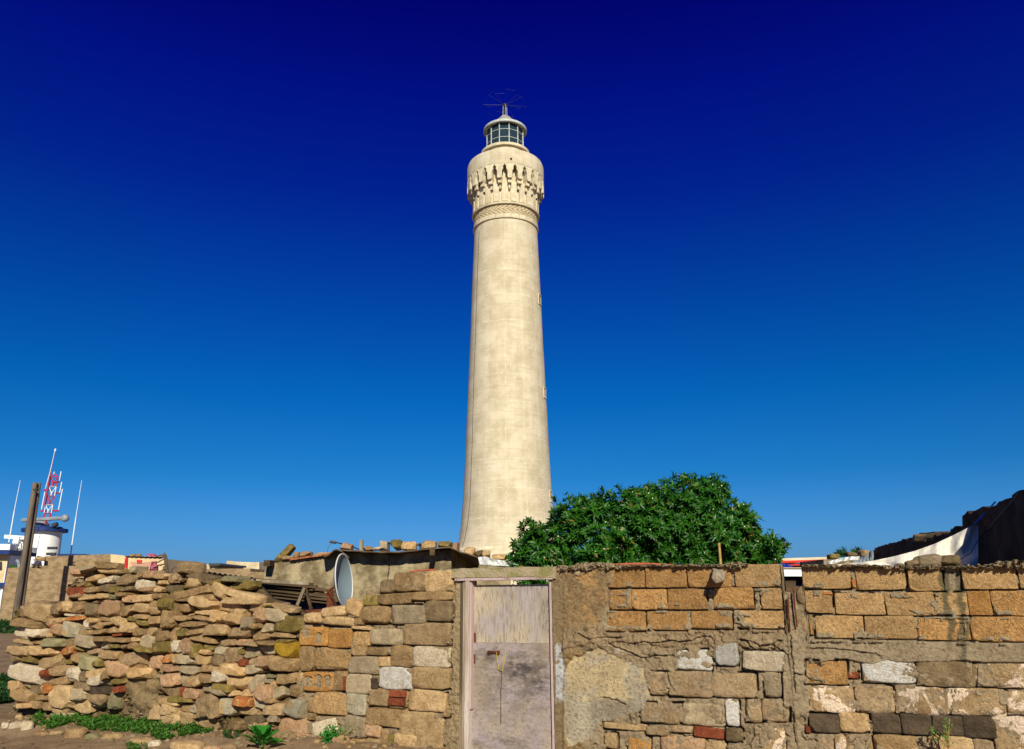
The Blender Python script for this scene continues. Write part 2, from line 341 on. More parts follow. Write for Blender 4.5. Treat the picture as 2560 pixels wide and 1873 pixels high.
M['door_up'] = m_door('pink_painted_plywood', True); M['door_lo'] = m_door('grimy_pink_plywood', False)
def m_ground():
    t = NT('dirt'); g = t.n('NewGeometry').outputs['Position']
    n1 = t.noise(g, .8, 6, .6); n2 = t.noise(g, 6, 6, .7); n3 = t.noise(g, 45, 4, .7)
    c = t.mix(t.ramp(n1, .35, .65), (.22, .145, .08), (.31, .215, .125)); c = t.mix(t.math('MULTIPLY', t.ramp(n2, .45, .65), .55), c, (.14, .085, .05))
    c = t.mix(t.math('MULTIPLY', t.ramp(n3, .55, .70), .45), c, (.45, .35, .24))
    return t.out(c, .95, t.math('ADD', n2, n3), .6, .03, .1)
M['ground'] = m_ground()
def m_cloth():
    t = NT('striped_cloth'); uv = t.n('UVMap').outputs[0]; w = t.n('TexWave'); w.inputs['Scale'].default_value = 3.0; w.inputs['Distortion'].default_value = .6; t.l(uv, w.inputs[0])
    w2 = t.n('TexWave', bands_direction='Y'); w2.inputs['Scale'].default_value = 3.0; t.l(uv, w2.inputs[0])
    c = t.mix(t.math('MULTIPLY', t.ramp(w.outputs['Fac'], .93, .99), .6), (.68, .64, .57), (.62, .46, .22)); c = t.mix(t.math('MULTIPLY', t.ramp(w2.outputs['Fac'], .95, .99), .5), c, (.66, .48, .22))
    return t.out(c, .9, t.noise(t.coord('Object', False), 30), .2, .01)
M['cloth'] = m_cloth()

# ------------------------------------------------------------------ rocks
_cache = {}
def cube_sphere(n):
    if n in _cache: return _cache[n]
    V = {}; Vl = []; Fc = []
    def idx(p):
        k = tuple(p)
        if k not in V: V[k] = len(Vl); Vl.append(p)
        return V[k]
    for ax in range(3):
        for s in (0, n):
            for i in range(n):
                for j in range(n):
                    q = []
                    for a, b in ((i, j), (i + 1, j), (i + 1, j + 1), (i, j + 1)):
                        p = [0, 0, 0]; p[ax] = s; p[(ax + 1) % 3] = a; p[(ax + 2) % 3] = b; q.append(idx(tuple(p)))
                    if s == 0: q.reverse()
                    Fc.append(tuple(q))
    A = np.array(Vl, float) / n * 2 - 1
    A = np.sign(A) * np.abs(A) ** .8
    _cache[n] = (A, Fc); return _cache[n]
def rock_mesh(name, w, d, h, p=4., n=6, facets=3, rough=.05, seed=0, sharp=35, carve=None, cut=(.70, .93)):
    A, Fc = cube_sphere(n); rs = random.Random(seed)
    s = (np.abs(A) ** p).sum(1) ** (-1 / p); Q = A * s[:, None]
    for _ in range(facets):
        a = rs.uniform(0, 2 * math.pi); nrm = np.array([math.cos(a), rs.uniform(-1.1, .1), math.sin(a)]); nrm /= np.linalg.norm(nrm)
        sup = (Q @ nrm).max() * rs.uniform(*cut); dd = Q @ nrm - sup; Q = Q - np.clip(dd, 0, None)[:, None] * nrm
    Q = Q * np.array([w / 2, d / 2, h / 2]); sz = min(w, h); off = Vector((rs.uniform(-50, 50), rs.uniform(-50, 50), rs.uniform(-50, 50)))
    if carve:
        for (a0, a1, b0, b1, dp) in carve:
            fx, fz = Q[:, 0] / w + .5, Q[:, 2] / h + .5; ax = (fx - (a0 + a1) / 2) / ((a1 - a0) / 2); tz = b1 - (b1 - b0) * .30 * ax ** 2
            m_ = (np.abs(ax) < 1) & (fz > b0) & (fz < tz) & (Q[:, 1] < 0); Q[m_, 1] = np.minimum(Q[m_, 1] + dp * (.35 + .65 * (fz[m_] - b0) / (b1 - b0)), d / 2 - .01)
    V = []
    for q in Q:
        v = Vector(q); k = 1.6 / max(w, h); nv = noise.noise_vector(v * k * 1.3 + off) * .55 + noise.noise_vector(v * k * 3.2 + off) * .55
        V.append(v + nv * (rough * sz))
    return mesh(name, V, Fc, sharp=sharp)
SEED = [100]
def put_rock(name, root, ub, px0, py0, px1, py1, code, y_front=-.03, depth=.22, p=4., n=6, facets=3, rough=.05, rot=0., grow=0., sharp=35, lab=None, carve=None, cut=(.70, .93)):
    (u0, z1), (u1, z0) = WL(px0, (py0 + py1) / 2)[0:1] + WL((px0 + px1) / 2, py0)[1:], WL(px1, (py0 + py1) / 2)[0:1] + WL((px0 + px1) / 2, py1)[1:]
    SEED[0] += 1
    w, h = (u1 - u0) + grow, (z1 - z0) + grow
    me = rock_mesh(name, w, depth, h, p, n, facets, rough, SEED[0], sharp, carve, cut)
    o = link(name, me, M[code], root, ((u0 + u1) / 2 - ub, y_front + depth / 2, (z0 + z1) / 2), (0, R(rot), 0))
    if lab: o['label'] = lab
    return o
def parse(txt, ox, oy, sc=3.158):
    out = []
    for ln in txt.replace('\n', ';').split(';'):
        a = ln.split()
        if len(a) < 5: continue
        out.append((ox + int(a[0]) / sc, oy + int(a[1]) / sc, ox + int(a[2]) / sc, oy + int(a[3]) / sc, a[4], float(a[5]) if len(a) > 5 else 0.))
    return out

# ------------------------------------------------------------------ mortar sheet: a relief with real depth, following the top outline of the wall
def polyI(P): return (np.array([q[0] for q in P]), np.array([q[1] for q in P]))
def inpoly(PX, PY_, poly):
    c = np.zeros(PX.shape, bool); n = len(poly)
    for i in range(n):
        x0, y0 = poly[i]; x1, y1 = poly[(i + 1) % n]
        cond = ((y0 > PY_) != (y1 > PY_)) & (PX < (x1 - x0) * (PY_ - y0) / ((y1 - y0) or 1e-9) + x0); c ^= cond
    return c
def dline(PX, PY_, pts):
    d = np.full(PX.shape, 1e9)
    for (x0, y0), (x1, y1) in zip(pts[:-1], pts[1:]):
        L2 = (x1 - x0) ** 2 + (y1 - y0) ** 2 + 1e-9; t = np.clip(((PX - x0) * (x1 - x0) + (PY_ - y0) * (y1 - y0)) / L2, 0, 1)
        d = np.minimum(d, np.hypot(PX - x0 - t * (x1 - x0), PY_ - y0 - t * (y1 - y0)))
    return d
def sheet(name, root, ub, u0, u1, z0, top_px, step, fun, thick, mat, y0=0.):
    nu = int((u1 - u0) / step) + 1; us = np.linspace(u0, u1, nu)
    T = [WL(x, y, y0) for x, y in top_px]; tu, tz = np.array([a[0] for a in T]), np.array([a[1] for a in T])
    top = np.interp(us, tu, tz) + (fbm(us * 14, us * 0, 3, 5) - .5) * .018
    nz = int((top.max() - z0) / step) + 1; vv = np.linspace(0, 1, nz)
    U = np.repeat(us[:, None], nz, 1); Z = z0 + (top - z0)[:, None] * vv[None, :]
    PX, PYY = wproj_np(U, Z, y0); H, C = fun(U, Z, PX, PYY)      # H: how far the relief stands out towards the viewer
    Y = y0 - H
    n = nu * nz; V = np.stack([U - ub, Y, Z], -1).reshape(-1, 3)
    bnd = [(i * nz + nz - 1) for i in range(nu)]; left = [j for j in range(nz)]; right = [(nu - 1) * nz + j for j in range(nz)]
    Fc = [(i * nz + j, (i + 1) * nz + j, (i + 1) * nz + j + 1, i * nz + j + 1) for i in range(nu - 1) for j in range(nz - 1)]
    V = V.tolist(); Cl = C.reshape(-1, 3).tolist()
    def back(ids):
        m = {}
        for i in ids:
            m[i] = len(V); V.append((V[i][0], y0 + thick, V[i][2] + 0)); Cl.append(Cl[i])
        return m
    m1 = back(sorted(set(bnd + left + right)))
    for a, b in zip(bnd[:-1], bnd[1:]): Fc.append((a, b, m1[b], m1[a]))
    for a, b in zip(left[:-1], left[1:]): Fc.append((a, b, m1[b], m1[a]))
    for a, b in zip(right[:-1], right[1:]): Fc.append((b, a, m1[a], m1[b]))
    for i, (a, b) in enumerate(zip(bnd[:-1], bnd[1:])):
        if i == 0: k = m1[left[0]]
        V.append((V[a][0], y0 + thick, z0)); V.append((V[b][0], y0 + thick, z0)); Cl += [Cl[a], Cl[b]]
        Fc.append((m1[b], m1[a], len(V) - 2, len(V) - 1)[::-1])
    me = mesh(name, V, Fc, smooth=True)
    me.materials.append(mat); ca = me.color_attributes.new('mix', 'FLOAT_COLOR', 'POINT')
    ca.data.foreach_set('color', np.c_[np.array(Cl), np.ones(len(Cl))].astype(np.float32).ravel())
    return link(name, me, None, root)

# ================================================================== GROUND
def axis(lo, f0, f1, hi, fine, grow=1.35):
    a = list(np.arange(f0, f1 + 1e-6, fine)); s = fine; x = f0; L = []
    while x > lo: s *= grow; x -= s; L.append(x)
    s = fine; x = f1; Rr = []
    while x < hi: s *= grow; x += s; Rr.append(x)
    return np.array(L[::-1] + a + Rr)
gx = axis(-900, -9, 1.5, 900, .05); gy = axis(-700, 6.5, 14, 1500, .05)
GX, GY = np.meshgrid(gx, gy, indexing='ij')
near = sstep(60, 20, np.hypot(GX, GY - 8))
du = (GX - O.x) * NI.x + (GY - O.y) * NI.y                   # distance behind the wall face
mound = .10 * sstep(-1.0, 0, du) * sstep(.8, .3, du)
GZ = near * ((fbm(GX * .7, GY * .7, 4, 3) - .5) * .08 + (fbm(GX * 5, GY * 5, 4, 9) - .5) * .06 + mound) - .02
ny = len(gy)
me = mesh('ground', np.stack([GX, GY, GZ], -1).reshape(-1, 3).tolist(), [(i * ny + j, (i + 1) * ny + j, (i + 1) * ny + j + 1, i * ny + j + 1) for i in range(len(gx) - 1) for j in range(ny - 1)], smooth=True)
tag(link('ground', me, M['ground']), kind='structure')
def gz(x, y):
    i = min(max(np.searchsorted(gx, x) - 1, 0), len(gx) - 1); j = min(max(np.searchsorted(gy, y) - 1, 0), ny - 1); return float(GZ[i, j])

# ================================================================== LIGHTHOUSE
LD = 73.0
def zf(py, dist, px=1265): return PY(px, py, dist).z
def xf(px, py): return PY(px, py, LD).x
LX = (xf(1265, 500) + xf(1268, 1250)) / 2
LX_top = xf(1264, 420)
def rad(hw, py):                                            # half width in px at side tangent -> radius
    return (PY(1265 + hw, py, LD).x - PY(1265 - hw, py, LD).x) / 2
lh = thing('lighthouse', 'tall round cream concrete lighthouse with a glazed lantern standing behind the walls', 'lighthouse', (LX, LD, 0))
c0 = (LX, LD, 0)
def shaft_uv(o, r0):
    me = o.data; uv = me.uv_layers.new(name='UVMap'); W = [o.matrix_basis @ v.co for v in me.vertices]
    for pl in me.polygons:
        for li in pl.loop_indices:
            v = me.vertices[me.loops[li].vertex_index].co; a = math.atan2(v.x, -v.y)
            cc = pl.center
            if a < -2 and math.atan2(cc.x, -cc.y) > 2: a += 2 * math.pi
            if a > 2 and math.atan2(cc.x, -cc.y) < -2: a -= 2 * math.pi
            uv.data[li].uv = (a * r0, v.z)
prof_px = [(1369, 127), (1360, 124), (1344, 121), (1325, 118.5), (1294, 115.5), (1262, 112.5), (1245, 110.8), (1195, 108), (1134, 104.7), (1050, 100.8), (982, 97), (898, 93.2), (862, 91), (760, 87), (690, 83.7), (600, 79.5), (575, 78.3)]
prof = [(rad(hw, py), zf(py, LD)) for py, hw in prof_px]
prof = [(rad(133, 1372), zf(1392, LD) - 3), (rad(131, 1372), zf(1372, LD) - .1)] + prof
RS = prof[-1][0]
# z from the arc centre (front point)
ztile0, ztile1 = zf(541, LD - RS - .1), zf(532, LD - RS - .1)
zband1 = zf(509.5, LD - RS - .1); zledge1 = zf(503, LD - RS - .25); zpil0 = zf(500, LD - RS - .3)
prof += [(RS * .998, ztile0)]
b = MB(); b.lathe(prof, 96, c0); o = b.build('shaft', M['tower'], lh, sharp=30); shaft_uv(o, 3.6)
b = MB(); b.lathe([(rad(136, 1372), zf(1378, LD) - 6), (rad(136, 1372), zf(1378, LD)), (rad(130, 1372), zf(1374, LD) + .05)], 96, c0); b.build('plinth', M['tower_trim'], lh, sharp=30)
b = MB(); b.lathe([(RS + .0, ztile0 - .12), (RS + .14, ztile0 - .1), (RS + .16, ztile0 - .02), (RS + .02, ztile0)], 96, c0); b.build('string_course', M['tower_trim'], lh, sharp=30)
b = MB(); b.lathe([(RS - .02, ztile0 - .05), (RS - .02, zf(407, LD - 3.9) + .3)], 96, c0); b.build('neck', M['tower_trim'], lh, sharp=30)
nT = 26
proto = None
def sector_box(r0, r1, a, z0, z1, n=2):
    V = []
    for r in (r0, r1):
        for z in (z0, z1):
            for k in range(n + 1):
                t = -a + 2 * a * k / n; V.append((r * math.sin(t), -r * math.cos(t), z))
    m = n + 1; Fc = []
    for k in range(n):
        Fc += [(2 * m + k, 2 * m + k + 1, 3 * m + k + 1, 3 * m + k), (m + k, m + k + 1, k + 1, k), (m + k, 3 * m + k, 3 * m + k + 1, m + k + 1), (k, k + 1, 2 * m + k + 1, 2 * m + k)]
    Fc += [(0, 2 * m, 3 * m, m), (n, m + n, 3 * m + n, 2 * m + n)]
    return V, Fc
def ring_parts(name, me, cnt, mat, off=0.):
    me.materials.append(mat); 
    for k in range(cnt): link(name, me, None, lh, (0, 0, 0), (0, 0, 2 * math.pi * (k + off) / cnt))
V, Fc = sector_box(RS - .05, RS + .10, math.pi / nT * .955, ztile0 + .02, ztile1); ring_parts('tile', mesh('tile', V, Fc), nT, M['tower_trim'], .3)
b = MB(); NB = 44
for k in range(NB):
    for row in (0, 1):
        zA = ztile1 + .04 + row * (zband1 - ztile1 - .08) / 2; zB = zA + (zband1 - ztile1 - .08) / 2 * .96; sh = .26 * (1 if row == 0 else -1)
        a0 = 2 * math.pi * k / NB; wA = 2 * math.pi / NB * .80
        q = []
        for r in (RS - .04, RS + .07):
            for (aa, z) in ((a0 + (0 if row == 0 else -1) * sh * 0, zA), (a0 + wA, zA), (a0 + wA + (-.22 if row == 0 else .22), zB), (a0 + (-.22 if row == 0 else .22), zB)):
                aa = aa + (0 if row == 0 else -.22); q.append((c0[0] + r * math.sin(aa), c0[1] - r * math.cos(aa), z))
        b.add(q, [(4, 5, 6, 7), (0, 4, 7, 3), (1, 2, 6, 5), (3, 7, 6, 2), (0, 1, 5, 4)])
tag(b.build('herringbone_band', M['tower_band'], lh), kind='stuff')
b = MB(); b.lathe([(RS, zband1), (RS + .24, zband1 + .02), (RS + .26, zledge1), (RS + .02, zledge1 + .05)], 96, c0); b.build('ledge', M['tower_trim'], lh, sharp=30)
RG = rad(95.5, 440); NC = 24
zap = zf(407, LD - RG); zpb = zf(443, LD - RG); zpar = zf(368, LD - RG * .97); zc2 = zf(457, LD - RG + .45); zc3 = zf(468, LD - RG + .75)
ha = math.pi / NC
def corbel():
    b = MB(); H = zap - zpb
    half = [(1.0, zap + .02), (.92, zap - .10 * H), (.74, zap - .17 * H), (.64, zap - .28 * H), (.74, zap - .34 * H), (.60, zap - .42 * H), (.46, zap - .52 * H), (.46, zpb + .12), (.36, zpb)]
    poly = [(a * ha, z) for a, z in half] + [(-a * ha, z) for a, z in reversed(half)]
    A = [Vector((RG * math.sin(a), -RG * math.cos(a), z)) for a, z in poly]; Bk = [Vector(((RG - .40) * math.sin(a), -(RG - .40) * math.cos(a), z)) for a, z in poly]
    n = len(A); b.add(A + Bk, [tuple(range(n))[::-1], tuple(range(n, 2 * n))] + [(i, (i + 1) % n, (i + 1) % n + n, i + n) for i in range(n)])
    for r0, r1, w, z0, z1 in ((RS - .05, RG - .35, .34, zpb - .05, zap + .3), (RS - .05, RS + .55, .34, zc2 - .05, zpb + .3), (RS - .05, RS + .40, .26, zc3 + .25, zc2 + .1), (RS - .05, RS + .30, .17, zc3 - .25, zc3 + .3)):
        V, Fc = sector_box(r0, r1, ha * w * 1.2, z0, z1); b.add(V, Fc)
    return mesh('corbel', b.V, b.F)
ring_parts('corbel', corbel(), NC, M['tower_trim'], .46)
V, Fc = sector_box(RS - .05, RS + .20, ha * .66, zpil0, zpb - .1); ring_parts('pilaster', mesh('pilaster', V, Fc), NC, M['tower_trim'], .96)
zledge_l = zf(377, LD, 1265)
b = MB(); b.lathe([(RG - .55, zap + .35), (RG - .55, zap), (RG, zap), (RG + .0, zpar - .5), (RG - .10, zpar - .15), (RG - .35, zpar), (RG - .7, zpar + .02), (RG - .72, zpar - .6), (1.5, zpar - .6)], 96, c0)
o = b.build('parapet', M['tower'], lh, sharp=40); shaft_uv(o, 3.9)
b = MB(); b.lathe([(RS, zap + .3), (RG - .5, zap + .35)], 96, c0); b.build('gallery_floor', M['tower_trim'], lh)
b = MB(); b.tube([(c0[0] + .6, LD - RG + .03, zf(397, LD - RG)), (c0[0] + .6, LD - RG - .03, zf(397, LD - RG))], .1, 10); b.build('drain_hole', M['black'], lh)
# lantern
RD = rad(61, 370); RGz = rad(46, 340); REv = rad(54.5, 325)
zd1 = zf(353.5, LD - RD); zg0, zg1 = zf(352, LD - RGz) , zf(304, LD - RGz)
b = MB(); b.lathe([(RD - .25, zpar - .6), (RD - .25, zd1 - .35), (RD, zd1 - .3), (RD, zd1 - .02), (RD - .12, zd1), (RGz - .1, zd1 + .02)], 72, c0); b.build('lantern_drum', M['tower_trim'], lh, sharp=30)
zg0 = zd1 + .02
NG = 12; bars = MB()
for k in range(NG):
    a = 2 * math.pi * (k + .42) / NG; p = (c0[0] + RGz * math.sin(a), c0[1] - RGz * math.cos(a))
    bb = MB(); bb.tube([(*p, zg0), (*p, zg1)], .055, 6); bb.build('glazing_bar', M['lantern_metal'], lh)
for f_ in (0, .36, .70, 1):
    z = zg0 + (zg1 - zg0) * f_; bb = MB(); pts = [(c0[0] + RGz * math.sin(2 * math.pi * (k + .42) / NG), c0[1] - RGz * math.cos(2 * math.pi * (k + .42) / NG), z) for k in range(NG + 1)]
    bb.tube(pts, .04, 6); bb.build('glazing_ring', M['lantern_metal'], lh)
fr = [0, .36, .70, 1]
for r_ in range(3):
    zA, zB = zg0 + (zg1 - zg0) * fr[r_], zg0 + (zg1 - zg0) * fr[r_ + 1]; aw = math.pi / NG * .97; rr = RGz - .03
    V = [(rr * math.sin(s_ * aw), -rr * math.cos(s_ * aw) + q, z) for q in (0, .02) for s_ in (-1, 1) for z in (zA, zB)]
    me = mesh('pane', V, [(0, 2, 3, 1), (4, 5, 7, 6), (0, 1, 5, 4), (2, 6, 7, 3), (0, 4, 6, 2), (1, 3, 7, 5)]); me.materials.append(M['glass'])
    for k in range(NG): link('pane', me, None, lh, (0, 0, 0), (0, 0, 2 * math.pi * (k + .92) / NG))
b = MB(); b.lathe([(.1, zg0), (.75, zg0 + .1), (.85, (zg0 + zg1) / 2), (.7, zg1 - .25), (.1, zg1 - .1)], 24, c0); b.build('lens', M['lens'], lh)
for a in (-.75, -.35, .28, .7, 2.4, 3.3):
    b = MB(); b.tube([(c0[0] + 1.2 * math.sin(a), c0[1] - 1.2 * math.cos(a), zg0), (c0[0] + 1.0 * math.sin(a + .2), c0[1] - 1.0 * math.cos(a + .2), zg0 + .75)], .05, 6); b.build('lens_strut', M['amber'], lh)
b = MB(); b.lathe([(1.55, zg0 + .02), (1.55, zg0 - .3)], 24, c0); b.lathe([(0.01, zg0 + .03), (1.75, zg0 + .03)], 24, c0); b.build('lantern_floor', M['dark_metal'], lh)
ztop = zf(291, LD)
b = MB(); b.lathe([(RGz - .12, zg1 - .04), (RGz + .05, zg1 + .03), (REv - .05, zg1 - .12), (REv, zg1 - .02), (REv - .02, zg1 + .13), (REv - .15, zg1 + .22)], 72, c0); b.build('eave', M['lantern_metal'], lh, sharp=40)
b = MB(); b.lathe([(REv - .15, zg1 + .2), (REv - .3, zg1 + .33), (RGz * .85, zg1 + .33 + (ztop - zg1) * .12), (RGz * .5, zg1 + (ztop - zg1) * .62), (.45, ztop - .12), (.30, ztop + .0), (.01, ztop + .03)], 72, c0); b.build('dome', M['dome_metal'], lh, sharp=40)
b = MB()
for a in (0, 1.57, 3.14, 4.71): b.tube([(c0[0] + .24 * math.cos(a + .4), c0[1] + .24 * math.sin(a + .4), ztop - .1), (c0[0] + .2 * math.cos(a + .4), c0[1] + .2 * math.sin(a + .4), zf(266, LD))], .022, 6)
b.build('antenna_mount', M['lantern_metal'], lh)
zh = zf(264, LD); b = MB(); b.lathe([(.01, zh - .15), (.2, zh - .15), (.22, zh + .12), (.1, zh + .2), (.01, zh + .2)], 12, c0)
b.tube([(c0[0], LD, zh - 1.1), (c0[0], LD, zh)], .09, 8)
hub = b.build('antenna_hub', M['dark_metal'], lh); RA = rad(54, 260)
for k in range(12):
    a = 2 * math.pi * (k + .15) / 12; up = .45 if k % 2 else -.12; rl = RA * (1 if k % 2 == 0 else .93)
    p1 = Vector((c0[0] + rl * math.cos(a), LD + rl * math.sin(a), zh + .1 + up * .9)); b = MB(); b.tube([(c0[0], LD, zh + .08), p1], .012, 5)
    a2 = a + .42; p2 = Vector((c0[0] + rl * .96 * math.cos(a2), LD + rl * .96 * math.sin(a2), zh + .1 + up * .9 + (.05 if k % 2 else -.05)))
    b.tube([p1, p2], .008, 4)
    b.build('antenna_rod', M['dark_metal'], lh)
# windows on the right flank
for (px_, py_) in ((1348, 760), (1362.5, 990), (1377, 1246)):
    z = zf(py_, LD); r_ = np.interp(z, [q[1] for q in prof], [q[0] for q in prof]); sx = (PY(px_, py_, LD).x - LX) / r_; a = math.asin(min(.955, sx))
    wv = bpy.data.objects.new('window', None)
    b = MB(); cx_, cy_ = LX + r_ * math.sin(a), LD - r_ * math.cos(a); Mx = Matrix.Translation((cx_, cy_, z)) @ Matrix.Rotation(a, 4, 'Z') @ Matrix.Diagonal((.8, 1, .78, 1))
    for q in (((-.36, .02, 0), (.10, .16, 1.2)), ((.36, .02, 0), (.10, .16, 1.2)), ((0, .01, .62), (.9, .2, .10)), ((0, .01, -.62), (.9, .2, .10))): b.box(*q, M=Mx)
    w_ = b.build('window', M['tower_trim'], lh); b = MB(); b.box((0, .02, 0), (.61, .08, 1.13), M=Mx); g_ = b.build('pane', M['black'], lh); g_.parent = w_
# lightning cable down the left flank
pts = []
for px_, py_ in ((1198, 575), (1197, 600), (1193, 720), (1189, 848), (1185, 960), (1182, 1096), (1179, 1180), (1177, 1245), (1172, 1300), (1165, 1340), (1158, 1366)):
    z = zf(py_, LD - 2); r_ = np.interp(z, [q[1] for q in prof], [q[0] for q in prof]) + .03; sx = max(-.97, (PY(px_, py_, LD - 1.5).x - LX) / r_); a = math.asin(sx); pts.append((LX + r_ * math.sin(a), LD - r_ * math.cos(a), z))
b = MB(); b.tube(pts, .022, 5); b.build('cable', M['dark_metal'], lh)

# ================================================================== STONE WALLS
codes = {}
RUB1 = '''780 175 940 235 t; 660 208 810 242 g -4; 578 228 672 290 p; 785 222 935 270 b 4; 700 272 832 336 y; 818 282 916 350 w; 690 328 738 382 o
938 260 1122 360 c; 955 232 1068 266 o -3; 1058 205 1112 262 g; 1115 240 1168 305 t; 1152 240 1242 306 p; 1218 262 1352 314 b; 1350 250 1425 345 c
1075 308 1215 415 w 10; 1255 316 1350 362 y; 1220 355 1310 418 b; 1128 370 1214 414 p; 803 342 930 415 d; 878 362 1000 420 o -5; 1000 366 1085 410 d; 1303 355 1425 432 d
560 372 700 440 r; 600 328 690 376 t; 575 412 690 462 t; 698 370 806 420 t; 640 416 782 476 b; 795 420 892 472 b; 888 415 945 472 G; 940 410 1060 452 t
1054 415 1212 502 b; 985 430 1070 497 p; 1215 420 1318 470 t; 1350 400 1425 456 o; 720 458 882 502 t; 1294 458 1392 562 o; 790 464 968 606 p; 514 480 602 572 y
588 485 692 586 t; 678 500 812 612 d; 455 475 522 572 t; 418 498 470 590 d; 942 508 1045 606 t; 1040 500 1212 586 b; 1203 475 1302 596 t; 1385 498 1425 592 t
148 488 300 612 c; 205 498 430 642 b; 128 618 346 692 t; 338 606 438 692 y 20; 424 612 522 660 y; 530 580 645 606 w 3; 545 600 685 638 O; 722 612 796 664 y; 788 605 892 646 t
888 600 998 672 b 18; 998 600 1072 650 o; 1093 585 1204 628 y; 1085 624 1204 682 o; 1200 600 1302 668 t; 1298 554 1416 696 t; 518 638 632 768 s; 634 614 736 706 w
725 640 822 702 y 8; 822 643 932 678 y; 853 678 988 737 y; 984 645 1072 732 b; 880 735 1048 762 r; 1044 680 1182 786 t; 1152 640 1272 764 b -12; 1238 670 1348 810 t; 1328 683 1425 812 t
438 660 527 752 p; 348 690 442 788 b; 404 664 452 700 r; 612 710 744 757 y -5; 738 700 862 752 t; 118 688 226 784 w; 228 692 348 768 w; 104 785 262 832 b; 254 790 342 826 t
372 775 534 848 G; 543 770 642 852 t; 632 750 786 848 g 10; 790 790 888 864 w; 775 758 892 802 t; 888 770 1034 812 t; 888 815 982 856 o; 975 810 1022 862 t; 1018 804 1092 868 t
1028 768 1104 810 b; 1118 750 1244 860 g 8; 1198 800 1374 902 o; 1083 838 1218 892 o; 1370 795 1425 892 w; 105 830 270 917 b; 258 834 372 912 b; 348 844 474 920 y; 523 835 607 912 O
598 845 692 876 o; 690 850 832 908 p; 113 903 197 967 d; 193 910 322 976 o; 318 900 514 1012 b -6; 578 880 702 976 t; 808 870 925 942 b; 908 875 964 942 t; 950 875 1148 1022 c
1143 893 1300 1022 p; 1288 890 1404 972 O; 1388 895 1425 982 b; 648 908 794 1032 G 12; 783 934 838 1002 o; 820 950 1042 1086 p 8; 522 935 582 982 o; 86 968 384 1117 w 2; 380 975 582 1078 b -8
368 1018 400 1076 r; 566 995 664 1122 w; 653 1012 728 1134 d; 720 1003 832 1090 b; 720 1058 834 1158 w; 818 1028 870 1112 t; 1022 1003 1212 1096 y 2; 1292 980 1425 1046 p; 1272 1048 1425 1162 p
880 1083 1025 1147 o; 86 1104 198 1183 y; 193 1106 268 1176 G; 243 1118 364 1228 d; 383 1078 564 1147 y; 353 1133 442 1222 O; 108 1177 304 1288 y 4; 288 1208 438 1278 t; 438 1148 504 1198 b
413 1143 616 1330 b; 593 1163 716 1268 g; 618 1113 760 1188 c; 753 1152 890 1218 k; 932 1148 988 1208 r; 716 1190 866 1304 c; 863 1198 944 1338 G; 1252 1148 1425 1234 c 3
423 1263 556 1378 b; 588 1238 746 1374 b; 733 1243 826 1324 w; 108 1280 204 1324 t; 173 1280 294 1328 y; 258 1258 334 1334 t; 328 1272 424 1354 t; 1162 1288 1344 1424 b; 1308 1288 1414 1374 b
1318 1346 1425 1456 b; 1278 1232 1354 1314 t; 1358 1224 1425 1268 o; 398 1362 540 1404 w'''
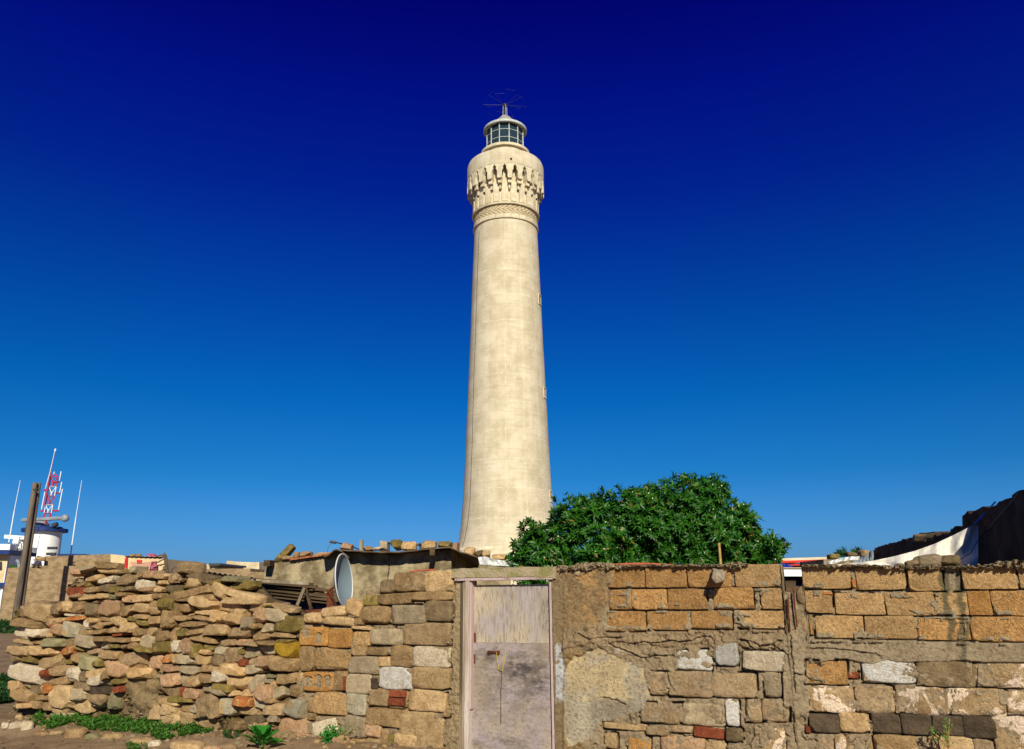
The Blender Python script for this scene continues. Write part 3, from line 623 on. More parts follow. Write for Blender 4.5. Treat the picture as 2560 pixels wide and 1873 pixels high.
RUB2 = '''140 168 302 272 c; 195 262 408 332 d 12; 215 300 328 392 b; 405 303 522 352 o; 508 283 668 337 G; 540 323 708 404 o; 348 343 434 388 t; 430 350 562 452 b 22
88 385 448 457 t -8; 118 425 474 492 t -6; 243 450 484 548 b; 122 495 252 582 t; 283 540 468 597 b; 520 405 814 472 b 8; 503 445 814 512 b 5; 450 488 714 606 b 8; 263 594 418 638 t
438 560 530 662 y; 522 575 684 672 y; 293 618 434 668 w -6; 133 594 258 642 t; 230 578 288 608 y; 183 643 388 692 t -4; 208 673 388 718 b -3; 243 700 388 752 t -4; 248 738 460 807 t 6
158 690 254 772 o; 378 658 560 755 b; 708 503 862 588 b; 813 508 888 534 o; 878 513 1044 570 b 6; 768 533 862 652 p -5; 820 538 1004 657 g 5; 660 604 774 714 g; 895 600 1144 734 o
748 655 818 707 t; 808 655 908 737 g; 543 675 748 773 c; 728 705 868 808 t; 858 728 1074 776 t; 943 780 1058 812 o; 933 803 1110 932 Y; 108 788 177 893 w; 168 763 274 904 p
270 806 334 934 o 8; 308 860 424 908 y 6; 353 828 444 884 o; 433 838 524 918 s; 468 765 604 843 c; 593 780 734 842 p; 613 845 688 907 o; 653 845 788 938 g; 783 828 944 918 s
788 795 944 832 t; 498 850 656 984 c; 688 800 814 842 b; 126 898 294 990 g; 293 898 404 988 y; 398 885 494 997 d; 638 935 708 998 r; 698 923 794 988 b; 773 910 904 1018 p; 893 918 1104 1038 t
938 920 1012 982 g; 176 992 338 1060 g; 343 986 510 1053 y 4; 493 978 698 1078 y 4; 688 978 820 1062 g; 153 1053 268 1158 g; 238 1053 364 1163 y; 343 1058 454 1138 t; 438 1028 564 1133 w
533 1058 754 1183 b -5; 703 1078 820 1188 g -35; 818 1078 904 1142 g; 848 1053 934 1097 G; 933 1038 1104 1143 t; 1048 1048 1134 1133 b; 338 1123 440 1213 g; 433 1128 590 1193 o 8
158 1158 185 1242 r; 190 1158 215 1242 r; 215 1163 344 1258 p; 98 1233 288 1284 o 3; 448 1173 550 1228 g; 543 1188 620 1238 b; 613 1173 784 1243 b; 773 1138 920 1284 p; 903 1153 1004 1253 g -20
878 1108 944 1184 t; 88 1263 184 1303 b; 168 1288 294 1363 t; 308 1213 486 1404 c; 463 1238 600 1393 s; 583 1233 744 1314 O 3; 588 1308 796 1398 b; 733 1223 856 1338 s 15; 848 1283 1010 1394 b
868 1238 934 1288 t; 998 1253 1160 1408 s; 1018 1138 1122 1243 t; 262 1288 334 1373 g; 40 1298 164 1384 b; 50 1338 194 1454 b; 158 1353 290 1484 b; 263 1363 344 1414 t; 306 1378 446 1504 b
663 1378 878 1462 d -6; 883 1363 970 1444 g; 863 1408 934 1472 t; 928 1398 1180 1564 p; 868 1453 944 1504 t; 556 1418 684 1504 t; 686 1428 884 1524 b'''
MID = '''360 475 517 602 y 20; 173 525 378 606 b -6; 33 573 187 657 b; 180 603 462 677 b 2; 438 608 502 677 t
0 688 225 835 q; 228 703 412 852 q; 423 723 557 842 H; 413 680 562 706 b 3; 548 698 812 832 g; 818 655 1193 832 c; 483 520 722 660 t; 718 515 992 664 g; 983 478 1207 642 d
633 313 752 417 d; 743 260 902 407 t; 983 238 1212 412 b; 888 263 1002 402 c; 503 438 622 517 wood; 618 423 882 508 t -3; 868 408 1207 477 t -1
0 838 112 1037 t; 113 848 392 1032 H; 398 838 532 912 t; 528 848 692 912 t; 716 833 896 1002 t; 893 838 1187 1007 w; 383 918 632 1057 g; 623 923 722 998 b
20 1043 272 1197 q; 268 1038 372 1190 t; 363 1058 567 1214 g; 564 1088 618 1177 k; 626 1003 892 1182 W; 888 1008 1187 1173 b; 103 1198 377 1382 H; 366 1213 527 1384 s; 546 1173 707 1314 c
703 1183 857 1332 t; 861 1183 1158 1354 b; 348 1383 522 1568 g; 522 1328 822 1472 t; 780 1348 1132 1690 b; 518 1448 642 1562 p; 745 1533 935 1660 b; 640 1498 702 1670 t; 700 1533 752 1670 o
58 1258 142 1362 t; 93 1413 302 1548 w -10; 58 1368 137 1424 t; 240 1598 402 1662 b; 400 1570 520 1680 t; 520 1570 640 1680 b; 80 1560 240 1680 t; 1135 1300 1180 1400 t'''
BLK5 = '''0 238 188 378 h; 220 208 512 377 h; 518 208 840 377 h; 848 208 1198 377 h; 1220 193 1582 372 H; 228 393 412 550 h; 408 388 688 550 h; 693 383 1002 550 h; 1053 373 1370 547 h; 1426 378 1594 547 H
213 563 518 722 h; 528 563 852 712 h; 878 558 1203 702 h; 1253 558 1610 700 H'''
BLK6 = '''515 398 728 578 H; 748 418 1142 592 H; 593 598 978 778 H; 983 598 1392 782 H; 488 208 872 387 H; 913 213 1312 397 H; 1326 218 1560 390 H
516 950 848 1142 h; 548 600 575 750 h'''
BLK7 = '''296 535 508 682 H; 625 535 962 672 H; 970 528 1250 666 H; 155 688 462 832 H; 465 690 662 832 H; 663 680 808 832 q; 805 680 1150 835 h; 350 845 673 985 h; 678 838 1150 992 h'''
PL5 = '''763 868 1040 1028 W; 1070 813 1247 992 W; 535 1043 695 1225 t; 700 1038 1036 1240 t; 1038 1053 1392 1242 t; 808 1288 1142 1468 g; 1150 1258 1252 1467 W; 898 1483 1132 1562 r 2
1148 1488 1282 1592 d; 182 1448 522 1497 b 1; 518 1473 702 1542 t; 195 1528 292 1645 b; 373 1553 552 1690 q; 638 1548 992 1690 p; 468 1288 810 1452 t; 980 1578 1152 1690 b; 1308 1258 1437 1444 t; 720 1470 890 1520 t'''
PL6 = '''20 878 378 1036 w; 188 1043 327 1243 g; 173 1263 392 1434 t; 153 1473 357 1690 m; 853 1043 932 1092 r 2; 963 943 1384 1128 W -2; 538 1158 905 1364 m; 913 1153 1213 1368 t
548 1378 783 1518 k; 783 1368 1018 1518 b; 1043 1368 1267 1522 k; 826 1533 1043 1690 y; 1062 1543 1420 1690 y; 520 1473 552 1522 r; 748 1538 842 1690 m; 610 1570 740 1690 t'''
PL7 = '''350 1103 708 1272 d 2; 700 1118 1150 1277 m; 208 1268 548 1443 m; 528 1278 893 1452 m; 898 1298 1150 1452 m; 254 1438 437 1562 k; 433 1448 642 1567 k; 634 1450 830 1582 k
813 1453 1150 1690 m; 850 1298 905 1382 g; 420 1570 700 1690 b; 700 1590 820 1690 t'''
rub = parse(RUB1, 0, 1350) + parse(RUB2, 400, 1350)
mid = parse(MID, 750, 1350)
blk = parse(BLK5, 1450, 1350) + parse(BLK6, 1850, 1350) + parse(BLK7, 2150, 1200, 2.454)
pls = parse(PL5, 1450, 1350) + parse(PL6, 1850, 1350) + parse(PL7, 2150, 1200, 2.454)
M['wood_'] = M['old_wood']

def wall_root(name, label, cat, pxl):
    u = WL(pxl, 1700)[0]; r = thing(name, label, cat, O + TV * u, ALPHA); return r, u
# ---- rubble wall
rw, ub = wall_root('rubble_wall', 'long dry stone wall of loose multicoloured rubble left of the block wall', 'stone wall', 400)
TAN = np.array((.36, .255, .125)); GAP_SHADE = np.array((.10, .065, .035)); GREY = np.array((.40, .34, .25))
def boxcov(PX, PYY, boxes, pad=0):
    m = np.zeros(PX.shape, bool)
    for b_ in boxes: m |= (PX > b_[0] - pad) & (PX < b_[2] + pad) & (PYY > b_[1] - pad) & (PYY < b_[3] + pad)
    return m
def f_rub(U, Z, PX, PYY):
    n1 = fbm(U * 6, Z * 6, 4, 1); n2 = fbm(U * 28, Z * 28, 4, 2); n3 = fbm(U * 2.2, Z * 2.2, 3, 4)
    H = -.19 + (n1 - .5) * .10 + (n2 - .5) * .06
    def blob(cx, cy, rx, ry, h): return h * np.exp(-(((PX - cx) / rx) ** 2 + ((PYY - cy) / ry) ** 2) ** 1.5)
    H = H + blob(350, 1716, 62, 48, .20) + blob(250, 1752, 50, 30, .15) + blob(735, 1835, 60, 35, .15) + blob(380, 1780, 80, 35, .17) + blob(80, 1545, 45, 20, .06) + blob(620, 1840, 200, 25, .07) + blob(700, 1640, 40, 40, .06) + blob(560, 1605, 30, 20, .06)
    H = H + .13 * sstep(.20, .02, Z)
    C = GAP_SHADE + (TAN - GAP_SHADE) * np.clip((H + .12) / .12, 0, 1)[..., None] * (.7 + .5 * n3[..., None])  # deeper mortar coloured darker, painting in the shade between the stones
    return H, C
top_rub = [(38, 1560), (46, 1512), (70, 1506), (140, 1504), (165, 1495), (180, 1430), (230, 1428), (290, 1424), (330, 1436), (420, 1430), (470, 1440), (560, 1452), (610, 1462), (640, 1495), (700, 1515), (740, 1545), (860, 1548)]
u0, u1 = WL(36, 1700)[0], WL(752, 1700)[0]
sheet('mortar', rw, ub, u0, u1, -.1, top_rub, .02, f_rub, .30, M['mortar'])
for i, (x0, y0, x1, y1, c, rot) in enumerate(rub):
    big = (x1 - x0) * (y1 - y0) > 1400; flat = (x1 - x0) > 2.4 * (y1 - y0)
    ang = c in 'ogdsGkYO'
    put_rock('stone', rw, ub, x0, y0, x1, y1, c, y_front=-.06 + random.uniform(-.06, .055), depth=random.uniform(.18, .24), p=random.uniform(10., 18.) if ang else random.uniform(5., 9.),
             n=12 if big else 9, facets=random.randint(7, 10) if ang else random.randint(6, 9), rough=(.06 if ang else .12) if c != 'c' else .20, rot=rot + random.uniform(-6, 6), grow=-.007, sharp=12 if ang else 17, cut=(.74, .97))
# small chinking stones in the gaps of the outline, too many and too small to pick apart
poly_r = [(36, 1760), (36, 1520), (150, 1505), (185, 1430), (420, 1432), (560, 1455), (625, 1475), (680, 1520), (745, 1548), (752, 1850), (600, 1845), (400, 1820), (200, 1790)]
fill = MB(); taken = []; K = ['t', 'd', 'g', 't', 'd', 'o', 'd']  # dark colours favoured, adding to the painted shade of the gaps
for it in range(9000):
    x, y = random.uniform(36, 752), random.uniform(1425, 1850); r_ = random.uniform(4, 11)
    if not inpoly(np.array([x]), np.array([y]), poly_r)[0]: continue
    ok = all(not (b_[0] - r_ * .35 < x < b_[2] + r_ * .35 and b_[1] - r_ * .35 < y < b_[3] + r_ * .35) for b_ in rub) and all((x - a) ** 2 + (y - b2) ** 2 > ((r_ + c_) * .8) ** 2 for a, b2, c_ in taken)
    if not ok: continue
    taken.append((x, y, r_)); (u, z) = WL(x, y); k = (WL(x + r_, y)[0] - u)
    A, Fc = cube_sphere(3); s_ = (np.abs(A) ** 4).sum(1) ** -.25; asp = random.uniform(.5, 1.)
    V = [Vector(q) for q in (A * s_[:, None] * np.array([k * 1.15, .07, k * asp]))]; off = Vector((it, 0, 0)) * 1.7
    V = [v + noise.noise_vector(v * 20 + off) * k * .35 for v in V]; V = [Vector((v.x + u - ub, v.y + random.uniform(.06, .15), v.z + z)) for v in V]
    fill.add(V, Fc, random.randrange(len(K)))
    if len(taken) > 420: break
me = mesh('chinking_stones', fill.V, fill.F, sharp=35)
for k in K: me.materials.append(M[k])
me.polygons.foreach_set('material_index', fill.M); tag(link('chinking_stones', me, None, rw), kind='stuff')

# ---- block wall between rubble and door, and the long wall right of the door
def edge_groove(PX, PYY, boxes, seed, w=2.2, depth=.03, prob=None):
    g = np.zeros(PX.shape); rs = random.Random(seed)
    for b_ in boxes:
        m = (PX > b_[0] - 8) & (PX < b_[2] + 8) & (PYY > b_[1] - 8) & (PYY < b_[3] + 8)
        if not m.any(): continue
        x, y = PX[m], PYY[m]; qx = np.maximum(b_[0] - x, x - b_[2]); qy = np.maximum(b_[1] - y, y - b_[3])
        d = np.where((qx > 0) & (qy > 0), np.hypot(qx, qy), np.maximum(qx, qy)); nn = fbm(x / 22, y / 22, 3, seed)
        bias = np.where(qy >= qx, np.where(y > (b_[1] + b_[3]) / 2, .30, -.06), np.where(x < (b_[0] + b_[2]) / 2, .02, .10))
        on = sstep(.50, .60, nn + bias); g[m] = np.maximum(g[m], on * sstep(w + 2.5, .8, np.abs(d - .5)) * depth)
    return g
def f_mid(U, Z, PX, PYY):
    n1 = fbm(U * 7, Z * 7, 4, 11); n2 = fbm(U * 34, Z * 34, 4, 12); n3 = fbm(U * 3, Z * 3, 3, 14)
    H = .004 + (n1 - .5) * .03 + (n2 - .5) * .022 - edge_groove(PX, PYY, mid, 21, 3.0, .08)
    col_ = sstep(1118, 1126, PX + (n1 - .5) * 14); H = H + col_ * .006 + col_ * (n2 - .5) * .03 * sstep(1560, 1700, PYY)
    H = H - .035 * sstep(1560, 1530, PYY) * sstep(1010, 1000, PX)
    smooth = sstep(1560, 1500, PYY) * col_; H = H * (1 - .6 * smooth)
    C = np.array((.42, .31, .18)) * (.85 + .35 * n3[..., None]) + 0 * U[..., None]; C = np.where(col_[..., None] > .5, np.array((.46, .34, .19)) * (.9 + .3 * n3[..., None]), C)
    return H, C
bw, ub2 = wall_root('patchwork_wall', 'wall of mixed beige and white blocks between the rubble wall and the door', 'block wall', 950)
top_mid = [(742, 1560), (800, 1562), (868, 1560), (872, 1545), (905, 1520), (912, 1478), (948, 1480), (984, 1440), (1030, 1432), (1065, 1430), (1120, 1425), (1150, 1422)]
u0m, u1m = WL(744, 1700)[0], WL(1149, 1700)[0]
sheet('mortar', bw, ub2, u0m, u1m, -.1, top_mid, .008, f_mid, .20, M['mortar'])
LAB = {'W': 'chalk white block', 'q': 'broken ochre hollow block'}
for (x0, y0, x1, y1, c, rot) in mid:
    if c == 'wood': put_rock('brick', bw, ub2, x0, y0, x1, y1, 'o', y_front=-.03, depth=.15, p=14, n=5, facets=0, rough=.02, rot=rot); continue
    loose = y0 < 1350 + 620 / 3.158 and x0 < 750 + 500 / 3.158
    fl = c in 'wWHhqt'
    o = put_rock('stone' if loose or c in 'cd' else 'block', bw, ub2, x0, y0, x1, y1, c, y_front=-.018 + random.uniform(-.012, .004) - (.03 if loose else 0), depth=.16, p=4 if loose else random.uniform(6, 12), n=26 if c == 'q' else 14,
                 facets=random.randint(2, 5) if c != 'q' else 0, rough=.10 if loose else .06, rot=rot + random.uniform(-1.2, 1.2), grow=.003, sharp=45, lab=LAB.get(c), cut=(.84, .98),
                 carve=None if c != 'q' else ([(.08, .34, .25, .80, .06), (.40, .64, .22, .88, .06), (.70, .93, .30, .86, .06)] if y0 > 1650 else ([(.10, .38, .45, .92, .07), (.58, .80, .15, .72, .07)] if x0 < 790 else None)))
# cavities in the ochre hollow blocks, red slots in the clay brick
def slot(root, ubx, x0, y0, x1, y1, mat, yf=-.026, name='cavity', lab=None):
    (ua, za), (ub_, zb) = WL(x0, y1), WL(x1, y0); w_, h_ = ub_ - ua, zb - za; pts = []
    for k in range(14):
        a = math.pi * k / 13; pts.append((w_ / 2 * math.cos(a) * random.uniform(.9, 1.05), h_ * (.45 + .5 * math.sin(a)) * random.uniform(.95, 1.03)))
    pts = pts + [(-w_ / 2, .0), (w_ / 2, .0)]
    b_ = MB(); b_.prism([(ua + w_ / 2 + p_[0] - ubx, yf, za + p_[1]) for p_ in pts], (0, .006, 0)); me = mesh(name, b_.V, b_.F); return link(name, me, mat, root)
for (x0, y0, x1, y1) in ((978, 1727, 1019, 1740), (974, 1746, 1017, 1761), (862, 1690, 868, 1725)):
    (ua, za), (ue, zb) = WL(x0, y1), WL(x1, y0); b_ = MB(); b_.box(((ua + ue) / 2 - ub2, -.026, (za + zb) / 2), (ue - ua, .03, zb - za)); me = mesh('brick', b_.V, b_.F); link('brick', me, M['r'], bw)['label'] = 'red clay brick remnant'

door_px0, door_px1 = 1150, 1384
def f_right(U, Z, PX, PYY):
    n1 = fbm(U * 6, Z * 6, 4, 31); n2 = fbm(U * 32, Z * 32, 4, 32); n3 = fbm(U * 2.6, Z * 2.6, 4, 34); n4 = fbm(U * 12, Z * 12, 4, 36)
    allb = blk + pls
    rid = 1 - np.abs(fbm(U * 9 + 3, Z * 9, 4, 61) - .5) * 2; H = .000 + (n1 - .5) * .026 + (n2 - .5) * .018 + (n4 - .5) * .022 - .020 * sstep(.955, .992, rid) * np.clip(1 - inpoly(PX, PYY, [(1405, 1660), (1500, 1605), (1630, 1660), (1635, 1750), (1500, 1810), (1480, 1873), (1405, 1873)]), 0, 1)
    wob = (n1 - .5) * 26
    yb = np.interp(PX, [1380, 1480, 1680, 1980, 2010, 2560], [1575, 1568, 1574, 1572, 1594, 1604])
    upper = sstep(yb + 2, yb - 6, PYY + wob * .2)
    H = H * (1 - .5 * upper) - .006 * upper
    # plaster coat at the left end, over the blocks
    lp = sstep(1520, 1500, PX + wob * 2.2 + (PYY - 1500) * .12) * sstep(1400, 1420, PYY); H = H + .030 * lp * (.7 + .6 * n4)
    # overlapping skirts of trowelled mortar under the blocks: stepped coats
    for k, (ya, yb2, xa, xb) in enumerate(((1560, 1612, 1395, 1985), (1596, 1640, 1400, 1750), (1590, 1625, 1855, 1975))):
        ed = sstep(yb2 + 2, yb2 - 1, PYY + (fbm(U * 9, Z * 3, 3, 40 + k) - .5) * 34) * sstep(ya - 4, ya + 6, PYY + wob * .3) * sstep(xa - 6, xa + 6, PX) * sstep(xb + 8, xb - 8, PX + wob); H = H + ed * .014
    # cast concrete beam and post
    beam_top = np.interp(PX, [2010, 2560], [1595, 1605]); beam_bot = np.interp(PX, [2010, 2120, 2180, 2300, 2560], [1655, 1650, 1660, 1650, 1658]) + (n1 - .5) * 16
    beam = sstep(beam_top - 2, beam_top + 2, PYY) * sstep(beam_bot + 2, beam_bot - 2, PYY) * sstep(1975, 1982, PX)
    post = sstep(1979, 1983, PX) * sstep(2023, 2018, PX + wob * .3) * sstep(1585, 1595, PYY) * sstep(1795, 1780, PYY + wob)
    post2 = sstep(1955, 1962, PX + wob * .4) * sstep(1985, 1980, PX) * sstep(1585, 1595, PYY) * sstep(1775, 1760, PYY + wob)
    cast = np.maximum(beam, np.maximum(post, post2 * .85)); H = H * (1 - .75 * cast) + .022 * cast
    jamb = sstep(1413, 1408, PX + wob * .12); H = H * (1 - .8 * jamb) + .012 * jamb
    patch = inpoly(PX + wob * .6, PYY + (n4 - .5) * 26, [(1412, 1672), (1440, 1634), (1500, 1614), (1545, 1640), (1612, 1672), (1622, 1740), (1600, 1782), (1495, 1800), (1475, 1850), (1425, 1872), (1412, 1800)]).astype(float)
    H = H * (1 - .75 * patch) - .004 * patch
    g = edge_groove(PX, PYY, pls, 51, 3.0, .075) * (1 - np.clip(lp + cast + patch, 0, 1)); gb = edge_groove(PX, PYY, blk, 52, 2.0, .06) * (1 - np.clip(lp, 0, 1))
    H = H - np.maximum(g, gb)
    S1 = lambda ox, oy, s_, pts: [(ox + a / s_, oy + b2 / s_) for a, b2 in pts]
    near = edge_groove(PX, PYY, blk, 91, 12, 1.) > 0
    sm_ = near * sstep(.59, .66, fbm(U * 7 + 9, Z * 7, 4, 88)) * sstep(1425, 1432, PYY) * (1 - lp); H = H + sm_ * (.026 + (n2 - .5) * .012)
    cracks = [S1(1450, 1350, 3.158, p) for p in ([(430, 808), (600, 808), (680, 795), (760, 798), (900, 785), (970, 758), (1040, 775)], [(240, 815), (270, 835), (330, 860), (400, 885), (480, 928), (600, 915), (680, 912)], [(180, 1240), (240, 1262), (290, 1268), (360, 1300)],
              [(0, 735), (80, 775), (200, 770), (320, 765)], [(1270, 780), (1320, 800), (1370, 860), (1421, 890)], [(540, 1180), (600, 1190), (690, 1200)], [(1360, 1460), (1370, 1550), (1350, 1600)], [(700, 1035), (690, 1090), (720, 1160), (790, 1235)])]
    cracks += [S1(1850, 1350, 3.158, p) for p in ([(0, 782), (80, 800), (160, 832), (250, 828), (320, 790)], [(560, 850), (650, 848), (750, 852), (900, 872), (1010, 885), (1100, 915)], [(405, 760), (412, 900), (425, 1050), (440, 1200)], [(430, 1055), (520, 1065), (560, 1100)], [(380, 905), (340, 1000), (330, 1080), (335, 1200), (350, 1330)],
              [(410, 1330), (430, 1420), (420, 1500), (440, 1600)], [(870, 780), (1000, 800), (1040, 800)], [(200, 900), (240, 880), (300, 850), (370, 900)], [(555, 1100), (600, 1110), (660, 1130)])]
    for i, c_ in enumerate(cracks):
        d = dline(PX + (n2 - .5) * 10, PYY + (n4 - .5) * 12, c_); H = H - .035 * sstep(1.9, .3, d) + .010 * sstep(14, 2, d) * (PYY < np.interp(PX, [q_[0] for q_ in sorted(c_)], [q_[1] for q_ in sorted(c_)]))
        ov = d < 14
    C = np.ones(PX.shape + (3,)) * np.array((.44, .335, .205)) * (.80 + .45 * n3[..., None])
    C = np.where(upper[..., None] > .5, np.array((.44, .345, .21)) * (.8 + .4 * n4[..., None]), C)
    C = C * (1 - sm_[..., None]) + np.array((.44, .36, .23)) * (.8 + .4 * n4[..., None]) * sm_[..., None]
    def put(mask, c_): nonlocal C; C = C * (1 - mask[..., None]) + np.array(c_) * (.85 + .3 * n4[..., None]) * mask[..., None]
    put(lp, (.36, .235, .11)); sp = sstep(.60, .68, fbm(U * 11, Z * 11, 4, 77)) * lp * (PX > 1440); put(sp * .9, (.60, .34, .13)); put(sstep(1560, 1575, PYY) * sstep(1640, 1610, PYY + wob) * sstep(1990, 1970, PX) * .85, (.42, .30, .17))
    put(cast, (.47, .37, .235)); put(patch, (.74, .58, .33)); put(patch * sstep(1735, 1760, PYY + wob * .5) * sstep(1470, 1490, PX), (.40, .34, .24)); put(patch * sstep(.52, .60, n3) * .7, (.52, .48, .38))
    put(jamb, (.33, .235, .12)); sm = sstep(1389, 1393, PX + wob * .1) * sstep(1416, 1408, PX + wob * .2) * sstep(1598, 1640, PYY + (n4 - .5) * 60) * sstep(1760, 1735, PYY + (n4 - .5) * 40)
    put(sm * sstep(.30, .50, n2 + .1 * (PYY > 1660)), (.80, .82, .84))
    put(inpoly(PX + wob * .5, PYY, [(1440, 1660), (1460, 1622), (1520, 1612), (1560, 1625), (1525, 1645), (1480, 1668)]).astype(float) * sstep(.4, .6, n4) * .8, (.62, .54, .42))
    rightbot = sstep(2050, 2120, PX) * sstep(1690, 1720, PYY) * .4; put(rightbot, (.45, .33, .2))
    # dark algae runs below the lump on top of the wall
    for (xa, wd, yt, yb3) in ((2362, 9, 1415, 1640), (2395, 11, 1415, 1690), (2378, 6, 1415, 1470)):
        m_ = sstep(wd, wd * .4, np.abs(PX - xa - (PYY - 1415) * .06 + (n4 - .5) * 12)) * sstep(yb3, yb3 - 60, PYY) * .8; put(m_, (.13, .125, .08))
    return H, C
lw, ub3 = wall_root('long_block_wall', 'long patched wall of porous orange blocks over plastered stones, right of the door', 'block wall', 1900)
top_r = [(1378, 1421), (1400, 1416), (1440, 1420), (1470, 1414), (1540, 1411), (1560, 1414), (1700, 1415), (1830, 1413), (1840, 1407), (1855, 1412), (1949, 1411), (1951, 1411), (1952.5, 1478), (1985, 1484), (2003, 1466), (2004.5, 1413), (2100, 1414), (2240, 1417), (2400, 1417), (2500, 1412), (2560, 1408), (2760, 1403)]
u0r, u1r = WL(1386, 1700)[0], WL(2740, 1700)[0] + 2.6
sheet('mortar', lw, ub3, u0r, u1r, -.1, top_r, .0065, f_right, .20, M['mortar'])
def m_stained(base, name):               # same block, with the run of algae that crosses several blocks of the wall
    m = base.copy(); m.name = name; t = m.node_tree; bs = t.nodes['Principled BSDF']; src = bs.inputs['Base Color'].links[0].from_socket
    g = t.nodes.new('ShaderNodeNewGeometry'); d = t.nodes.new('ShaderNodeVectorMath'); d.operation = 'DOT_PRODUCT'; d.inputs[1].default_value = TV; t.links.new(g.outputs['Position'], d.inputs[0])
    nz_ = t.nodes.new('ShaderNodeTexNoise'); nz_.inputs['Scale'].default_value = 9; nz_.inputs['Detail'].default_value = 5; t.links.new(g.outputs['Position'], nz_.inputs['Vector'])
    tot = None
    for (px_, hw) in ((2366, .035), (2399, .04)):
        uc = WL(px_, 1500)[0] + O.dot(TV)
        a = t.nodes.new('ShaderNodeMath'); a.operation = 'SUBTRACT'; t.links.new(d.outputs['Value'], a.inputs[0]); a.inputs[1].default_value = uc
        n_ = t.nodes.new('ShaderNodeMath'); n_.operation = 'MULTIPLY_ADD'; t.links.new(nz_.outputs[0], n_.inputs[0]); n_.inputs[1].default_value = .16; n_.inputs[2].default_value = -.08
        s_ = t.nodes.new('ShaderNodeMath'); s_.operation = 'ADD'; t.links.new(a.outputs[0], s_.inputs[0]); t.links.new(n_.outputs[0], s_.inputs[1])
        ab = t.nodes.new('ShaderNodeMath'); ab.operation = 'ABSOLUTE'; t.links.new(s_.outputs[0], ab.inputs[0])
        mr = t.nodes.new('ShaderNodeMapRange'); mr.interpolation_type = 'SMOOTHSTEP'; mr.inputs[1].default_value = hw; mr.inputs[2].default_value = hw * .3; mr.inputs[3].default_value = 0; mr.inputs[4].default_value = .8; t.links.new(ab.outputs[0], mr.inputs[0])
        if tot is None: tot = mr.outputs[0]
        else:
            x = t.nodes.new('ShaderNodeMath'); x.operation = 'MAXIMUM'; t.links.new(tot, x.inputs[0]); t.links.new(mr.outputs[0], x.inputs[1]); tot = x.outputs[0]
    mx = t.nodes.new('ShaderNodeMix'); mx.data_type = 'RGBA'; t.links.new(tot, mx.inputs[0]); t.links.new(src, mx.inputs[6]); mx.inputs[7].default_value = (.10, .10, .055, 1); t.links.new(mx.outputs[2], bs.inputs['Base Color']); return m
M['hs'] = m_stained(M['h'], 'stained_orange_block'); M['Hs'] = m_stained(M['H'], 'stained_sandy_block')
for (x0, y0, x1, y1, c, rot) in blk:
    cc = c + 's' if (c in 'hH' and x0 < 2410 and x1 > 2340) else c
    put_rock('block', lw, ub3, x0, y0, x1, y1, cc, y_front=-.008 + random.uniform(-.006, .003) + (.006 if x0 < 1500 else 0), depth=.17, p=26, n=14, facets=random.choice((2, 3, 4, 6)), rough=.04, rot=rot + random.uniform(-.6, .6), grow=-.003, sharp=45, cut=(.90, .995))
for (x0, y0, x1, y1, c, rot) in pls:
    small = c in 'rk'; c = {'t': 'T'}.get(c, c)
    put_rock('brick' if c == 'r' else 'stone', lw, ub3, x0, y0, x1, y1, c, y_front=(-.013 if c in 'kWdw' else -.004) + random.uniform(-.007, .005), depth=.15, p=random.uniform(4, 10) if not small else 12, n=14, facets=random.randint(2, 5) if not small else 1, rough=.075 if not small else .03, rot=rot + random.uniform(-1, 1), grow=.005, sharp=45, cut=(.84, .98),
             lab={'k': 'black smooth block', 'W': 'whitewashed stone', 'r': 'red clay brick'}.get(c))
def put_u(name, u0_, u1_, z0_, z1_, c, yf):
    SEED[0] += 1; link(name, rock_mesh(name, u1_ - u0_ - .012, .17, z1_ - z0_ - .012, 20, 8, 3, .03, SEED[0], 45, None, (.9, .99)), M[c], lw, ((u0_ + u1_) / 2 - ub3, yf + .085, (z0_ + z1_) / 2))
ue_ = WL(2620, 1500)[0]; zt_ = WL(2600, 1411)[1]; rse = random.Random(5)
for r_ in range(8):
    u_ = ue_ + (.2 if r_ % 2 else 0); zh_ = zt_ - .205 * r_ - (.10 if r_ > 2 else 0); 
    if zh_ < .3: break
    while u_ < u1r - .3: w_ = .41 if r_ < 3 else rse.uniform(.22, .42); put_u('block' if r_ < 3 else 'stone', u_, u_ + w_, zh_ - .2, zh_, rse.choice('hHH' if r_ < 3 else 'Tmbk'), -.01); u_ += w_
# rebars standing in the broken notch
for (xa, ya, xb, yb_) in ((1971.5, 1492, 1976, 1578), (1984.5, 1470, 1994, 1567)):
    (ua, za), (uc, zc) = WL(xa, ya), WL(xb, yb_); b_ = MB(); b_.tube([(ua - ub3, -.03, za), ((ua + uc) / 2 - ub3 - .004, -.034, (za + zc) / 2), (uc - ub3, -.03, zc)], .0075, 6); link('rebar', mesh('rebar', b_.V, b_.F), M['rust'], lw)
put_rock('stone', lw, ub3, 1990, 1470, 2012, 1520, 'c', y_front=-.03, depth=.2, p=3, rough=.15); put_rock('stone', lw, ub3, 1962, 1490, 1978, 1560, 'c', y_front=-.012, depth=.15, p=3, rough=.12)
put_rock('stone', lw, ub3, 1996, 1535, 2022, 1585, 'c', y_front=.0, depth=.15, p=3, rough=.12)
put_rock('wedge', lw, ub3, 2128, 1448, 2142, 1471, 'O', y_front=-.02, depth=.1); put_rock('wedge', lw, ub3, 2056, 1481, 2082, 1488, 'O', y_front=-.02, depth=.1)
# wooden stub poking out of the wall
(ua, za) = WL(1798, 1440); link('timber_stub', rock_mesh('timber_stub', .115, .26, .095, 12, 14, 5, .14, 4242, 25), M['wood_grey'], lw, (ua - ub3, -.07, za), (R(8), R(12), R(10)))['label'] = 'splintered timber end sticking out'
